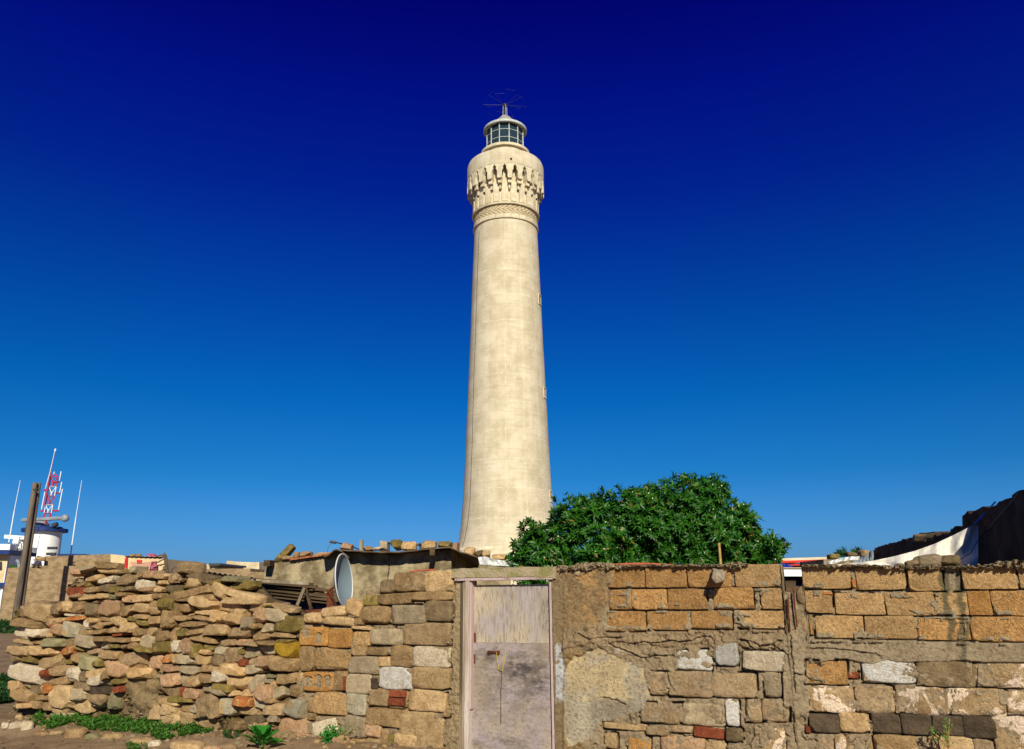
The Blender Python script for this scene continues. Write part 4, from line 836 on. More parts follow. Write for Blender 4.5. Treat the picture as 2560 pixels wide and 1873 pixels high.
# crumbled cap mortar
cap = MB(); rs = random.Random(12)
for (xa, xb, ya, hh_) in ((1395, 1475, 1421, 12), (1440, 1560, 1416, 13), (1560, 1700, 1415, 6), (1700, 1830, 1415, 6), (1815, 1862, 1414, 13), (2008, 2200, 1416, 6), (2200, 2330, 1419, 9), (2330, 2480, 1418, 7), (2480, 2600, 1413, 14)):
    x = xa
    while x < xb:
        w_ = rs.uniform(7, 20); h_ = hh_ * rs.uniform(.4, 1.1); (ua_, za_) = WL(x, ya + rs.uniform(-1, 2)); kx = WL(x + w_, ya)[0] - ua_; x += w_ * .7
        A_, F_ = cube_sphere(5); s_ = (np.abs(A_) ** 3.5).sum(1) ** (-1 / 3.5); o_ = Vector((x, 3, 1)); hz = max(.005, h_ * .0024)
        cap.add([Vector(q) + noise.noise_vector(Vector(q) * 24 + o_) * (.004 + hz * .45) + Vector((ua_ + kx / 2 - ub3, rs.uniform(.0, .06), za_)) for q in A_ * s_[:, None] * np.array([kx * .62, rs.uniform(.05, .10), hz])], F_)
(ua_, za_) = WL(1446, 1432); A_, F_ = cube_sphere(5); s_ = (np.abs(A_) ** 3).sum(1) ** (-1 / 3); cap.add([Vector(q) + noise.noise_vector(Vector(q) * 30) * .015 + Vector((ua_ - ub3, -.02, za_)) for q in A_ * s_[:, None] * np.array([.022, .02, .03])], F_)
me = mesh('cap_mortar', cap.V, cap.F, sharp=40); me.materials.append(M['cm']); tag(link('cap_mortar', me, None, lw), kind='stuff')

# ---- lintel over the door (part of long wall) and door
(ul, zl0), (ur, zl1) = WL(1133, 1443), WL(1392, 1417); zl0 = WL(1260, 1443)[1]; zl1 = WL(1260, 1419)[1]
b_ = MB(); nx = 40
Vt = []; 
for i in range(nx + 1):
    u = ul + (ur - ul) * i / nx - ub3; tz_ = zl1 + (random.random() - .5) * .008; bz_ = zl0 + (random.random() - .5) * .004 - max(0, (i - 30) / 10) * .022 * (1 + random.uniform(-.3, .3))
    for (y, z) in ((-.037, bz_), (-.036, tz_ - .015), (-.012, tz_), (.19, tz_), (.2, bz_)): Vt.append((u, y, z))
Fl = [(i * 5 + k, (i + 1) * 5 + k, (i + 1) * 5 + (k + 1) % 5, i * 5 + (k + 1) % 5) for i in range(nx) for k in range(5)] + [(0, 1, 2, 3, 4), tuple(nx * 5 + k for k in (4, 3, 2, 1, 0))]
M['lintel'] = m_plain('lintel_concrete', (.43, .345, .22), (.27, .24, .09), 6., .8)
link('lintel', mesh('lintel', Vt, Fl, sharp=40), M['lintel'], lw)
dr, ubd = wall_root('wooden_door', 'faded pink plywood door with black mould stains and a yellow twine latch', 'door', 1275)
def dbox(name, px0, px1, zA, zB, y0, y1, mat, bev=.0, parent=None):
    ua, uc = WL(px0, 1650, y0)[0] - ubd, WL(px1, 1650, y0)[0] - ubd; b_ = MB(); b_.box(((ua + uc) / 2, (y0 + y1) / 2, (zA + zB) / 2), (uc - ua, y1 - y0, zB - zA)); return link(name, mesh(name, b_.V, b_.F), mat, parent or dr)
zt = WL(1270, 1450)[1]; zd = WL(1270, 1462, .05)[1]; zs = WL(1270, 1608, .05)[1]; Z0 = -.02
dbox('frame_post', 1149, 1156, Z0, zt - .004, -.004, .12, M['old_wood']); dbox('frame_post', 1156.5, 1161, Z0, zt - .004, -.016, .12, M['wood_grey']); dbox('frame_post', 1161.5, 1172, Z0, zt - .004, -.03, .12, M['pale_wood']); dbox('frame_post', 1376.5, 1383, Z0, zt - .004, -.002, .12, M['pink_wood'])
dbox('frame_post', 1172.5, 1178, .45, zt - .004, -.012, .10, M['pink_wood'])
dbox('frame_head', 1134, 1386, zt - .002, zl0 - .004, -.035, .12, M['pink_wood'])
def panel(name, px0, px1, zA, zB, y, mat, spots):
    ua, uc = WL(px0, 1650, y)[0] - ubd, WL(px1, 1650, y)[0] - ubd; n1_, n2_ = 50, 50; V = []; C = []
    for i in range(n1_ + 1):
        for j in range(n2_ + 1):
            u = ua + (uc - ua) * i / n1_; z = zA + (zB - zA) * j / n2_; V.append((u, y, z))
            x_, y_ = wproj_np(np.array(u + ubd), np.array(z), y); s_ = 0
            for (cx, cy, rx, ry, k) in spots: s_ = max(s_, k * math.exp(-((float(x_) - cx) / rx) ** 2 - ((float(y_) - cy) / ry) ** 2))
            C.append((s_, s_, s_, 1))
    q = n2_ + 1; Fc = [(i * q + j, (i + 1) * q + j, (i + 1) * q + j + 1, i * q + j + 1) for i in range(n1_) for j in range(n2_)]
    n0 = len(V); V += [(V[k][0], y + .02, V[k][2]) for k in (0, n1_ * q, n1_ * q + n2_, n2_)]; C += [(0, 0, 0, 1)] * 4
    edges = [[i * q for i in range(n1_ + 1)], [n1_ * q + j for j in range(q)], [i * q + n2_ for i in range(n1_, -1, -1)], [j for j in range(n2_, -1, -1)]]
    cs = [n0, n0 + 1, n0 + 2, n0 + 3]
    for e, (a, b2) in zip(edges, ((0, 1), (1, 2), (2, 3), (3, 0))): Fc.append(tuple(e[::-1]) + (cs[a], cs[b2]))
    Fc.append((n0 + 3, n0 + 2, n0 + 1, n0)[::-1])
    me = mesh(name, V, Fc); me.materials.append(mat); ca = me.color_attributes.new('mix', 'FLOAT_COLOR', 'POINT'); ca.data.foreach_set('color', np.array(C, np.float32).ravel()); return link(name, me, None, dr)
panel('door_panel', 1178, 1375.5, zs + .003, zd, .05, M['door_up'], [(1310, 1460, 90, 60, .6), (1365, 1530, 30, 90, .55), (1280, 1540, 120, 80, .3), (1187, 1590, 8, 20, .8)])
panel('door_panel', 1172, 1375.5, Z0, zs, .046, M['door_lo'], [(1280, 1700, 170, 150, .62), (1300, 1670, 60, 50, 1.15), (1350, 1700, 45, 60, 1.05), (1230, 1640, 40, 30, .9), (1235, 1640, 40, 30, .8), (1345, 1640, 40, 60, .6), (1320, 1730, 60, 45, .8), (1190, 1640, 18, 30, .7), (1250, 1860, 110, 25, .8), (1360, 1720, 20, 40, .7), (1330, 1835, 30, 40, .5), (1210, 1620, 40, 18, .6)])
# latch, hasp, twine
def wp(px, py, y): u, z = WL(px, py, y); return (u - ubd, y, z)
b_ = MB(); b_.beam(wp(1220, 1630, .035), wp(1249, 1631, .035), .012, .02); 
for xx in (1222, 1246): b_.box(wp(xx, 1631, .036), (.018, .02, .03))
link('latch', mesh('latch', b_.V, b_.F), M['rust'], dr)
b_ = MB(); b_.tube([wp(1241, 1631, .03), wp(1243, 1652, .034), wp(1247, 1675, .036)], .003, 5); b_.tube([wp(1265, 1615, .038), wp(1262, 1645, .036), wp(1256, 1678, .036)], .003, 5); link('twine', mesh('twine', b_.V, b_.F), M['yellow_twine'], dr)
b_ = MB(); b_.tube([wp(1247, 1675, .036), wp(1255, 1679, .036), wp(1252, 1730, .038), wp(1252, 1811, .040)], .0025, 5); link('wire', mesh('wire', b_.V, b_.F), M['black'], dr)
for (xx, yy) in ((1187, 1587), (1186, 1640)):
    b_ = MB(); b_.box(wp(xx, yy, .043), (.014, .012, .03)); b_.box(wp(xx, yy + 12, .0445), (.022, .008, .05)); link('hinge', mesh('hinge', b_.V, b_.F), M['rust'], dr)
b_ = MB()
for yy in range(1480, 1600, 24):
    for xx in (1181, 1371): b_.box(wp(xx, yy, .048), (.006, .006, .006))
for xx in range(1200, 1370, 26): b_.box(wp(xx, 1467, .048), (.006, .006, .006))
tag(link('nail_heads', mesh('nail_heads', b_.V, b_.F), M['rust'], dr), kind='stuff')

# ================================================================== SHED behind the wall (right of the dish)
SY = 12.8
def s5(x, y): return 650 + x / 3.474, 1320 + y / 3.474
def p5(x, y, Y=SY): return PY(*s5(x, y), Y)
shed = thing('plastered_shed', 'low grey plastered shed with a sagging sheet roof weighted down by stones', 'shed', (p5(900, 500).x, SY, 0))
wall_poly = [(35, 420), (42, 330), (70, 300), (140, 285), (260, 285), (560, 255), (640, 215), (900, 222), (1150, 232), (1400, 208), (1662, 190)]
P = [p5(*q) for q in wall_poly]; xs = [q.x for q in P]; zs_ = [q.z for q in P]; b = MB(); nX, nZ = 110, 30; V = []
xx = np.linspace(xs[0], xs[-1], nX + 1); tops = np.interp(xx, xs, zs_)
for i in range(nX + 1):
    for j in range(nZ + 1):
        z = tops[i] * j / nZ; V.append((xx[i], SY - (noise.fractal(Vector((xx[i] * 3, 0, z * 3)), 1, 2, 4)) * .025, z))
Fc = [(i * (nZ + 1) + j, (i + 1) * (nZ + 1) + j, (i + 1) * (nZ + 1) + j + 1, i * (nZ + 1) + j + 1) for i in range(nX) for j in range(nZ)]
b.add(V, Fc); b.build('front_wall', M['plaster'], shed, smooth=True)
cr_ = p5(1662, 190); cr2 = PY(*s5(1905, 255), 17.5)
b = MB(); b.prism([(cr_.x, SY, 0), (cr_.x, SY, cr_.z - .002), (cr2.x, 17.5, cr2.z), (cr2.x, 17.5, 0)], (-.15, .05, 0)); b.build('side_wall', M['plaster'], shed)
b = MB(); b.prism([(xs[0], SY + .01, 0), (xs[0], SY + .01, zs_[1]), (xs[0] + .3, 17.5, zs_[1]), (xs[0] + .3, 17.5, 0)], (.15, 0, 0)); b.build('side_wall', M['plaster'], shed)
b = MB(); b.box(((xs[0] + cr2.x) / 2, 17.6, cr_.z / 2), (cr2.x - xs[0], .15, cr_.z)); b.build('back_wall', M['plaster'], shed)
# roof: a thin wavy sheet
edge = [(635, 212), (660, 196), (720, 199), (900, 207), (1040, 216), (1150, 218), (1290, 206), (1400, 192), (1560, 180), (1650, 172), (1700, 190), (1745, 216), (1900, 262)]
def roof_sheet(name, edge, Yf, Yb, th, rise, mat, drop=0):
    b = MB(); E_ = [PY(*s5(*q), Yf) for q in edge]; n = 90; ex = [q.x for q in E_]; ez = [q.z for q in E_]; xx = np.linspace(ex[0], ex[-1], n + 1); zz = np.interp(xx, ex, ez) + np.array([noise.noise(Vector((x * 5, 3, 0))) * .012 for x in xx]); V = []
    for i in range(n + 1):
        for (y, dz) in ((Yf, 0), (Yf, th), (Yb, th + rise), (Yb, rise)): V.append((xx[i] * (1 if y == Yf else y / Yf), y + (noise.noise(Vector((i * .3, 0, 5))) * .03 if y == Yf else 0), zz[i] + dz))
    Fc = [(i * 4 + k, (i + 1) * 4 + k, (i + 1) * 4 + (k + 1) % 4, i * 4 + (k + 1) % 4) for i in range(n) for k in range(4)] + [(0, 1, 2, 3), (n * 4 + 3, n * 4 + 2, n * 4 + 1, n * 4)]
    b.add(V, Fc); return b.build(name, mat, shed, sharp=40)
roof_sheet('roof_sheet', edge, SY - .30, 17.6, .018, -.05, M['roof'])
roof_sheet('roof_sheet', [(555, 258), (600, 240), (640, 200), (662, 194), (700, 205), (740, 235), (775, 265)], SY - .36, SY + .3, .02, .0, M['roof'])
roof_sheet('roof_edge', [(258, 282), (400, 262), (560, 240), (625, 232)], SY - .08, SY + .6, .028, 0, M['tile_edge'])
roof_sheet('fascia_board', [(660, 206), (900, 214), (1040, 222), (1150, 225), (1400, 200), (1650, 180)], SY - .10, SY - .04, .022, 0, M['wood_board'])
bo = p5(1515, 222, SY); b = MB(); b.box((bo.x, SY - .17, bo.z), (.075, .36, .085)); b.build('beam_end', M['wood_board'], shed)
b = MB(); b.tube([PY(*s5(1120, 240), SY - .03), PY(*s5(1122, 330), SY - .04), PY(*s5(1108, 440), SY - .04)], .005, 5); b.build('wire', M['black'], shed)
bo = p5(100, 310, SY); b = MB(); b.box((bo.x, SY - .1, bo.z), (.10, .3, .09)); b.build('beam_end', M['wood_board'], shed)
ROOF = [(150, 170, 290, 285, 'o', 'olive slab tipped up at the left end of the shed roof', -50, 'slab'), (185, 245, 305, 285, 'p', 'flat pink stone beneath the tipped olive slab on the shed roof', 0, 0), (302, 213, 362, 262, 't', 'small tan stone right of the tipped slab, on the terracotta edge', 0, 0),
        (355, 205, 452, 256, 'c', 'rough pitted stone on the terracotta roof edge', 0, 0), (478, 212, 632, 246, 'b', 'long flat beige slab beside the curled sheet corner', -3, 0), (704, 135, 806, 197, 'p', 'angular pinkish stone beneath the antenna arm on the roof', 10, 0),
        (902, 160, 986, 200, 'y', 'brown ochre stone just right of the wooden post on the roof', 0, 0), (984, 165, 1102, 197, 'w', 'heap of broken whitish rubble on the roof, left of the tall olive stone', 0, 0), (1138, 105, 1232, 192, 'o', 'tall olive stone in front of the dark rail on the roof', 3, 0),
        (1230, 122, 1360, 192, 'y', 'lumpy ochre stone leaning on the tall olive one', 0, 0), (1404, 110, 1532, 182, 'b', 'big round topped beige block on the roof, left of the square mossy block', 0, 0), (1547, 118, 1668, 174, 'o', 'square mossy olive block near the roof corner', 0, 0),
        (1670, 130, 1730, 200, 'p', 'pale pink block at the corner of the shed roof', 0, 0), (1775, 165, 1870, 238, 'b', 'rounded beige boulder right of the white rag on the roof', 0, 0), (1865, 198, 1946, 250, 'd', 'dark slab lying before the tower base on the roof', -12, 0), (1930, 198, 2006, 262, 'b', 'smooth beige stone behind the dark slab at the tower foot', 0, 0), (2008, 230, 2142, 282, 'y', 'long ochre stone nearest the tree on the roof end', 0, 0)]
for (x0, y0, x1, y1, c, lb, rot, _) in ROOF:
    Yr = SY + .05 if x0 < 1750 else 15.2; a_, b2 = PY(*s5(x0, y1), Yr), PY(*s5(x1, y0), Yr); SEED[0] += 1
    ww, hh = b2.x - a_.x, b2.z - a_.z
    if rot == -50: ww, hh = .36, .11
    o = link('roof_stone', rock_mesh('roof_stone', ww, .24, hh * 1.05, 7, 10, 6, .10, SEED[0], 24), M[c], None, ((a_.x + b2.x) / 2, Yr, (a_.z + b2.z) / 2), (0, R(rot), 0)); tag(o, lb, 'stone', 'stones weighing down the shed roof')
    if x0 > 1750:
        pass
# roof behind corner that carries the last stones
e0, e1 = PY(*s5(1730, 246), 15.2), PY(*s5(2170, 292), 15.2); b = MB(); b.prism([(e0.x, 14.9, e0.z), (e1.x, 14.9, e1.z), (e1.x, 14.9, e1.z - .06), (e0.x, 14.9, e0.z - .06)], (0, 3, 0)); b.prism([(e0.x + .1, 15.0, e0.z - .06), (e1.x, 15.0, e1.z - .06), (e1.x, 15.0, 0), (e0.x + .1, 15.0, 0)], (0, 2.6, 0)); o = b.build('rear_wall', M['plaster'], shed)
pz = PY(*s5(882, 197), SY + .1); pt = PY(*s5(881, 106), SY + .1); b = MB(); b.beam(pz - Vector((0, 0, .1)), pt, .075, .05); tag(b.build('wooden_post', M['wood_grey']), 'short grey wooden post stub standing on the shed roof', 'post')
an = thing('antenna_arm', 'thin black antenna arm with a feed head tilted above the shed roof', 'antenna', p5(865, 190, SY + .2))
b = MB(); b.tube([p5(870, 190, SY + .2), p5(800, 165, SY + .2), p5(720, 140, SY + .2), p5(650, 124, SY + .2)], .011, 6); b.build('arm', M['dark_metal'], an)
b = MB(); b.tube([p5(660, 128, SY + .2), p5(607, 118, SY + .2)], .022, 8); b.build('feed_head', M['dark_metal'], an)
b = MB(); b.tube([p5(628, 130, SY + .2), p5(600, 155, SY + .2), p5(588, 185, SY + .2), p5(585, 210, SY + .2)], .004, 4); b.build('lead', M['dark_metal'], an)
rl = thing('roof_rail', 'dark iron rail on short legs behind the stones of the shed roof', 'rail', p5(1060, 195, SY + .7))
b = MB(); b.beam(p5(1060, 128, SY + .7), p5(1398, 150, SY + .7), .03, .04); b.build('rail_bar', M['dark_metal'], rl)
for xx_ in (1068, 1120, 1392):
    b = MB(); b.beam(p5(xx_, 205, SY + .7), p5(xx_, 130, SY + .7), .03, .03); b.build('leg', M['dark_metal'], rl)
bb_ = thing('crate', 'whitewashed concrete lump standing left of the tall olive roof stone', 'block', p5(1070, 195, SY + .5)); bpy.data.objects.remove(bb_)
SEED[0] += 1; a_ = p5(1075, 165, SY + .55); tag(link('roof_stone', rock_mesh('roof_stone', .13, .15, .20, 6, 6, 2, .1, SEED[0]), M['w'], None, a_), 'upright white stone behind the rubble heap, below the left end of the roof rail', 'stone', 'stones weighing down the shed roof')
# crumpled white plastic at the roof end
def crumple(name, pts_top, pts_bot, Ya, Yb, mat, amp, label, cat, n=26, m=8, seed=1, origin=None, group=None, fq=.28):
    b = MB(); V = []
    tx = [q[0] for q in pts_top]; ty = [q[1] for q in pts_top]; bx = [q[0] for q in pts_bot]; by = [q[1] for q in pts_bot]
    for i in range(n + 1):
        x = tx[0] + (tx[-1] - tx[0]) * i / n; xb = bx[0] + (bx[-1] - bx[0]) * i / n
        for j in range(m + 1):
            f = j / m; px_ = x + (xb - x) * f; py_ = np.interp(x, tx, ty) * (1 - f) + np.interp(xb, bx, by) * f; Y = Ya + (Yb - Ya) * i / n + (noise.noise(Vector((i * fq, j * .10, seed))) + .35 * noise.noise(Vector((i * fq * 2.6 + j * .15, j * .1, seed)))) * amp - f * .1
            V.append(PY(px_, float(py_), Y))
    q = m + 1; V2 = [Vector(v) + Vector((0, .006, 0)) for v in V]; k = len(V)
    Fc = [(i * q + j, i * q + j + 1, (i + 1) * q + j + 1, (i + 1) * q + j) for i in range(n) for j in range(m)]; F2 = [tuple(a + k for a in reversed(f)) for f in Fc]
    b.add(V + V2, Fc + F2); o = b.build(name, mat, None, sharp=45 if amp > .08 else 180)
    me = o.data; uv = me.uv_layers.new(name='UVMap')
    for l in me.loops: vi = l.vertex_index % k; uv.data[l.index].uv = ((vi // q) / n * 4, (vi % q) / m * 2)
    return tag(o, label, cat, group)
crumple('plastic_sheet', [(1195, 1393), (1215, 1391), (1230, 1397), (1275, 1404), (1300, 1410)], [(1199, 1411), (1230, 1414), (1275, 1416), (1302, 1420)], 11.6, 11.6, M['plastic'], .25, 'crumpled white plastic sheet hanging over the roof end left of the tree', 'sheet', seed=5)
# ---- lean-to with corrugated sheet, boards and rusty frame
def q2(x, y): return 400 + x / 3.158, 1350 + y / 3.158
def P2(x, y, Y): return PY(*q2(x, y), Y)
LY = 11.4
ln = thing('lean_to', 'tumbledown lean-to with dark boards and rusty iron frame left of the dish', 'lean-to', (P2(1000, 600, LY).x, LY, 0))
b = MB(); n = 70; V = []
for i in range(n + 1):
    f = i / n; x = 360 + 395 * f; y = 248 + 50 * f; wv_ = 7 * math.sin(2 * math.pi * f * 9.5)
    for (dy, Y) in ((0, LY - .1), (4, LY - .1), (4, LY + 1.6), (0, LY + 1.6)): 
        p_ = P2(x, y + wv_, LY - .1); V.append((p_.x * Y / (LY - .1), Y, p_.z - dy * .0013))
b.add(V, [(i * 4 + k, (i + 1) * 4 + k, (i + 1) * 4 + (k + 1) % 4, i * 4 + (k + 1) % 4) for i in range(n) for k in range(4)]); b.build('corrugated_sheet', M['corrugated'], ln, smooth=True)
for (x0, y0, x1, y1, w_, m_, dY) in ((690, 305, 1205, 352, .035, 'wood_board', 0), (720, 318, 1180, 345, .03, 'wood_grey', -.04), (380, 262, 760, 318, .03, 'wood_board', .1), (715, 350, 1215, 392, .10, 'wood_board', .1), (715, 378, 1330, 440, .08, 'wood_board', .14), (720, 400, 1410, 478, .075, 'wood_board', .17), (1140, 375, 1420, 412, .09, 'wood_board', .2), (1150, 405, 1425, 450, .07, 'wood_board', .23), (700, 330, 1240, 372, .07, 'wood_board', .2), (700, 352, 1290, 418, .08, 'wood_board', .24), (712, 425, 1400, 500, .05, 'wood_board', .2)):
    b = MB(); b.beam(P2(x0, y0, LY + dY), P2(x1, y1, LY + dY), .04, w_, up=(0, 1, 0)); b.build('board', M[m_], ln)
for (x0, y0, x1, y1, w_, m_, dY) in ((1062, 570, 1142, 378, .045, 'wood_grey', -.08), (1195, 548, 1150, 380, .04, 'wood_board', -.03)):
    b = MB(); b.beam(P2(x0, y0, LY + dY), P2(x1, y1, LY + dY), w_, .04); b.build('strut', M[m_], ln)
for (x0, y0, x1, y1, w_) in ((1330, 560, 1338, 395, .05), (1362, 555, 1352, 380, .035), (1105, 572, 1330, 560, .055), (1118, 605, 1118, 548, .05), (1300, 430, 1370, 415, .03)):
    b = MB(); b.beam(P2(x0, y0, LY - .2), P2(x1, y1, LY - .2), w_, .04, up=(0, 1, 0)); b.build('iron_bar', M['rust'], ln)
a_, c_ = P2(560, 400, LY + .5), P2(1470, 440, LY + .5); b = MB(); b.prism([(a_.x, LY + .5, 0), (c_.x, LY + .5, 0), (c_.x, LY + .5, c_.z), (a_.x, LY + .5, a_.z)], (0, .2, 0)); b.build('back_wall', M['slate'], ln)
put_rock('stone', rw, ub, 400 + 760 / 3.158, 1350 + 495 / 3.158, 400 + 900 / 3.158, 1350 + 525 / 3.158, 't', y_front=.1)

# ---- satellite dish
DY = 10.6
d0, d1 = PY(860, 1385, DY), PY(860, 1520, DY); dh = (d0.z - d1.z); dl, dr_ = PY(831, 1450, DY), PY(890, 1450, DY); dw = dr_.x - dl.x
dish = thing('satellite_dish', 'grey blue satellite dish seen edge on between the lean-to and the shed', 'satellite dish', ((dl.x + dr_.x) / 2, DY, d1.z - .35))
yaw = math.acos(min(1, .70 * dw / (dh * .92))) ; cxd = Vector(((dl.x + dr_.x) / 2, DY, (d0.z + d1.z) / 2))
Md = Matrix.Translation(cxd) @ Matrix.Rotation(R(-7), 4, 'Y') @ Matrix.Rotation(yaw + R(11.5), 4, 'Z')
V = []; nr, na = 10, 48; ra, rb = dh * .92 / 2, dh / 2
for i in range(nr + 1):
    for k in range(na):
        f = i / nr; a = 2 * math.pi * k / na; V.append(Md @ Vector((ra * f * math.cos(a), .10 * (1 - f * f) , rb * f * math.sin(a))))
Fd = [(i * na + k, i * na + (k + 1) % na, (i + 1) * na + (k + 1) % na, (i + 1) * na + k) for i in range(nr) for k in range(na)]
b = MB(); b.add(V, Fd); V2 = [v + (Md.to_3x3() @ Vector((0, .008, 0))) for v in V]; b.add(V2, [tuple(reversed(f)) for f in Fd]); b.build('reflector', M['dish'], dish, smooth=True)
b = MB(); pts = [Md @ Vector((ra * math.cos(2 * math.pi * k / na), 0, rb * math.sin(2 * math.pi * k / na))) for k in range(na + 1)]; b.tube(pts, .0095, 6, cap=False); b.build('rim', M['rim'], dish, smooth=True)
b = MB(); b.tube([Md @ Vector((0, .10, -.05)), Md @ Vector((.0, .22, -.1)), cxd + Vector((.08, .25, -dh * .5 - .4)), cxd + Vector((.08, .25, -1.4))], .022, 8); b.build('mast', M['rust'], dish)
for (xx_, zz_) in ((-.05, -.21), (.09, -.22)):
    b = MB(); q_ = Md @ Vector((xx_, .085, zz_)); b.box(q_, (.016, .02, .016)); b.build('bolt', M['rust'], dish)
b = MB()
for i, (x_, y_) in enumerate(((838, 1475), (842, 1490))): pass

# loose rocks behind mid wall
# hoses
for (pts, lb) in (([(1530, 1413), (1570, 1411), (1610, 1410.5), (1650, 1412), (1682, 1414.5)], 'thin red hose lying along the top of the block wall in front of the tree'), ([(1022, 1430), (1050, 1427.5), (1085, 1425.5)], 'short red hose on top of the patchwork wall beside the door')):
    b = MB(); b.tube([O + TV * WL(x, y)[0] + Vector((0, 0, WL(x, y)[1] + .004)) + NI * .02 for x, y in pts], .009, 6); tag(b.build('hose', M['hose']), lb, 'hose')
b = MB(); b.tube([O + TV * WL(1798, 1415)[0] + NI * .08 + Vector((0, 0, WL(1798, 1415)[1] - .12)), O + TV * WL(1793, 1356)[0] + NI * .08 + Vector((0, 0, WL(1793, 1356)[1]))], .011, 6); tag(b.build('cane', M['cane']), 'dry cane stick standing upright on the block wall before the tree', 'stick')
# lump and brown slab on the wall top
def on_wall(name, px0, py0, px1, py1, c, label, cat, dy=.08, dep=.2, p=3.5, rough=.2, rot=0, n=10):
    (ua, zb), (uc, za) = WL(px0, py1, dy), WL(px1, py0, dy); SEED[0] += 1
    o = link(name, rock_mesh(name, uc - ua, dep, za - zb, p, n, 3, rough, SEED[0], 35), M[c], None, O + TV * ((ua + uc) / 2) + NI * dy + Vector((0, 0, (za + zb) / 2)), (0, R(rot), 0)); o.rotation_euler = (0, R(rot), ALPHA); return tag(o, label, cat)
on_wall('mortar_lump', 2285, 1387, 2360, 1419, 'cm', 'rough grey lump of mortar on the wall top in front of the cloth', 'mortar lump')
on_wall('rock', 2350, 1388, 2398, 1416, 'd', 'dark brown slab beside the grey mortar lump on the wall top', 'rock', dep=.22, p=6, rough=.06)
on_wall('rock', 2262, 1400, 2300, 1418, 'd', 'thin dark sliver of stone left of the grey mortar lump', 'rock', dep=.2, rot=-12)

# ================================================================== behind the right wall
# high wall in shade
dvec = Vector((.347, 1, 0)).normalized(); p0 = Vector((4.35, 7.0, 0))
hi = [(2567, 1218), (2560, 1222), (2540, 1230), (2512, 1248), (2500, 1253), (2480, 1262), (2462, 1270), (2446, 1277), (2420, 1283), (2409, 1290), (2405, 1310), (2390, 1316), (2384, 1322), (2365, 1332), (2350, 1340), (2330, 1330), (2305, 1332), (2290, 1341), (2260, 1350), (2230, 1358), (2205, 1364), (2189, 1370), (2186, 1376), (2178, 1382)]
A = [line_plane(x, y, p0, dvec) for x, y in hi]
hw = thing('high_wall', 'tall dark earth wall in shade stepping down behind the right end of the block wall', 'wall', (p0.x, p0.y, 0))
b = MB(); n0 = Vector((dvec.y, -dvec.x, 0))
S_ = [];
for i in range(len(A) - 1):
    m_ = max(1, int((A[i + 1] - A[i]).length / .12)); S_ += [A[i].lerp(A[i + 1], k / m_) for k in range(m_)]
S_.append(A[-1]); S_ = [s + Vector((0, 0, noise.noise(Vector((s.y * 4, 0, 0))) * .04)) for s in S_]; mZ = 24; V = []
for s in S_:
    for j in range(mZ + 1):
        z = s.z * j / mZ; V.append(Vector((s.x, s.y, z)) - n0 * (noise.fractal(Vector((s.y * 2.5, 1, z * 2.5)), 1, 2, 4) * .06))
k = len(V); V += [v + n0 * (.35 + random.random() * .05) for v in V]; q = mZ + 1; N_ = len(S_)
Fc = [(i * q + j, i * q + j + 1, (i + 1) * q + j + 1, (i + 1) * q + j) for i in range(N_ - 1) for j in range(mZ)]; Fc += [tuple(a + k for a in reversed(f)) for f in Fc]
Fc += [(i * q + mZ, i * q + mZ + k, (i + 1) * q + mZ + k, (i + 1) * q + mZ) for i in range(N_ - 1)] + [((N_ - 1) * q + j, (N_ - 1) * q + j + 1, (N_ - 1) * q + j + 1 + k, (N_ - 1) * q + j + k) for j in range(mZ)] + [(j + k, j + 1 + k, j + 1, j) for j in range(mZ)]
b.add(V, Fc); b.build('earth_wall', M['dark_earth'], hw, sharp=40)
for (x, y, w_) in ((2338, 1341, .5), (2312, 1343, .6), (2326, 1342, .3), (2196, 1376, .4)):
    a_ = line_plane(x, y + 3, p0, dvec); SEED[0] += 1; o = link('coping_stone', rock_mesh('coping_stone', .40, w_, .13, 6, 9, 5, .25, SEED[0]), M['c' if x > 2290 and x < 2350 else 'd'], hw, a_ - Vector(hw.location) + n0 * .15, (0, 0, .3))
# striped cloth sheet hung across
crumple('cloth_sheet', [(2062, 1417), (2100, 1411), (2178, 1403), (2236, 1391), (2289, 1377), (2339, 1359), (2380, 1340), (2412, 1324), (2435, 1311), (2446, 1316)], [(2066, 1424), (2200, 1426), (2320, 1424), (2400, 1420), (2445, 1424)], 8.7, 8.05, M['cloth'], .09, 'pale checked bedsheet strung behind the wall from a blue rope', 'cloth', n=70, m=20, seed=9, fq=.13)
b = MB(); b.tube([PY(2436, 1310, 7.95), PY(2463, 1283, 7.85), PY(2490, 1253, 7.7)], .009, 6); tag(b.build('rope', M['rope']), 'taut bright blue rope from the bedsheet corner up to the dark wall', 'rope')
b = MB(); b.tube([PY(2396, 1402, 7.75), PY(2425, 1384, 7.72), PY(2442, 1356, 7.75), line_plane(2468, 1325, p0, dvec), line_plane(2548, 1232, p0, dvec)], .004, 5); tag(b.build('wire', M['dark_metal']), 'thin dark wire crossing the hanging bedsheet', 'wire')
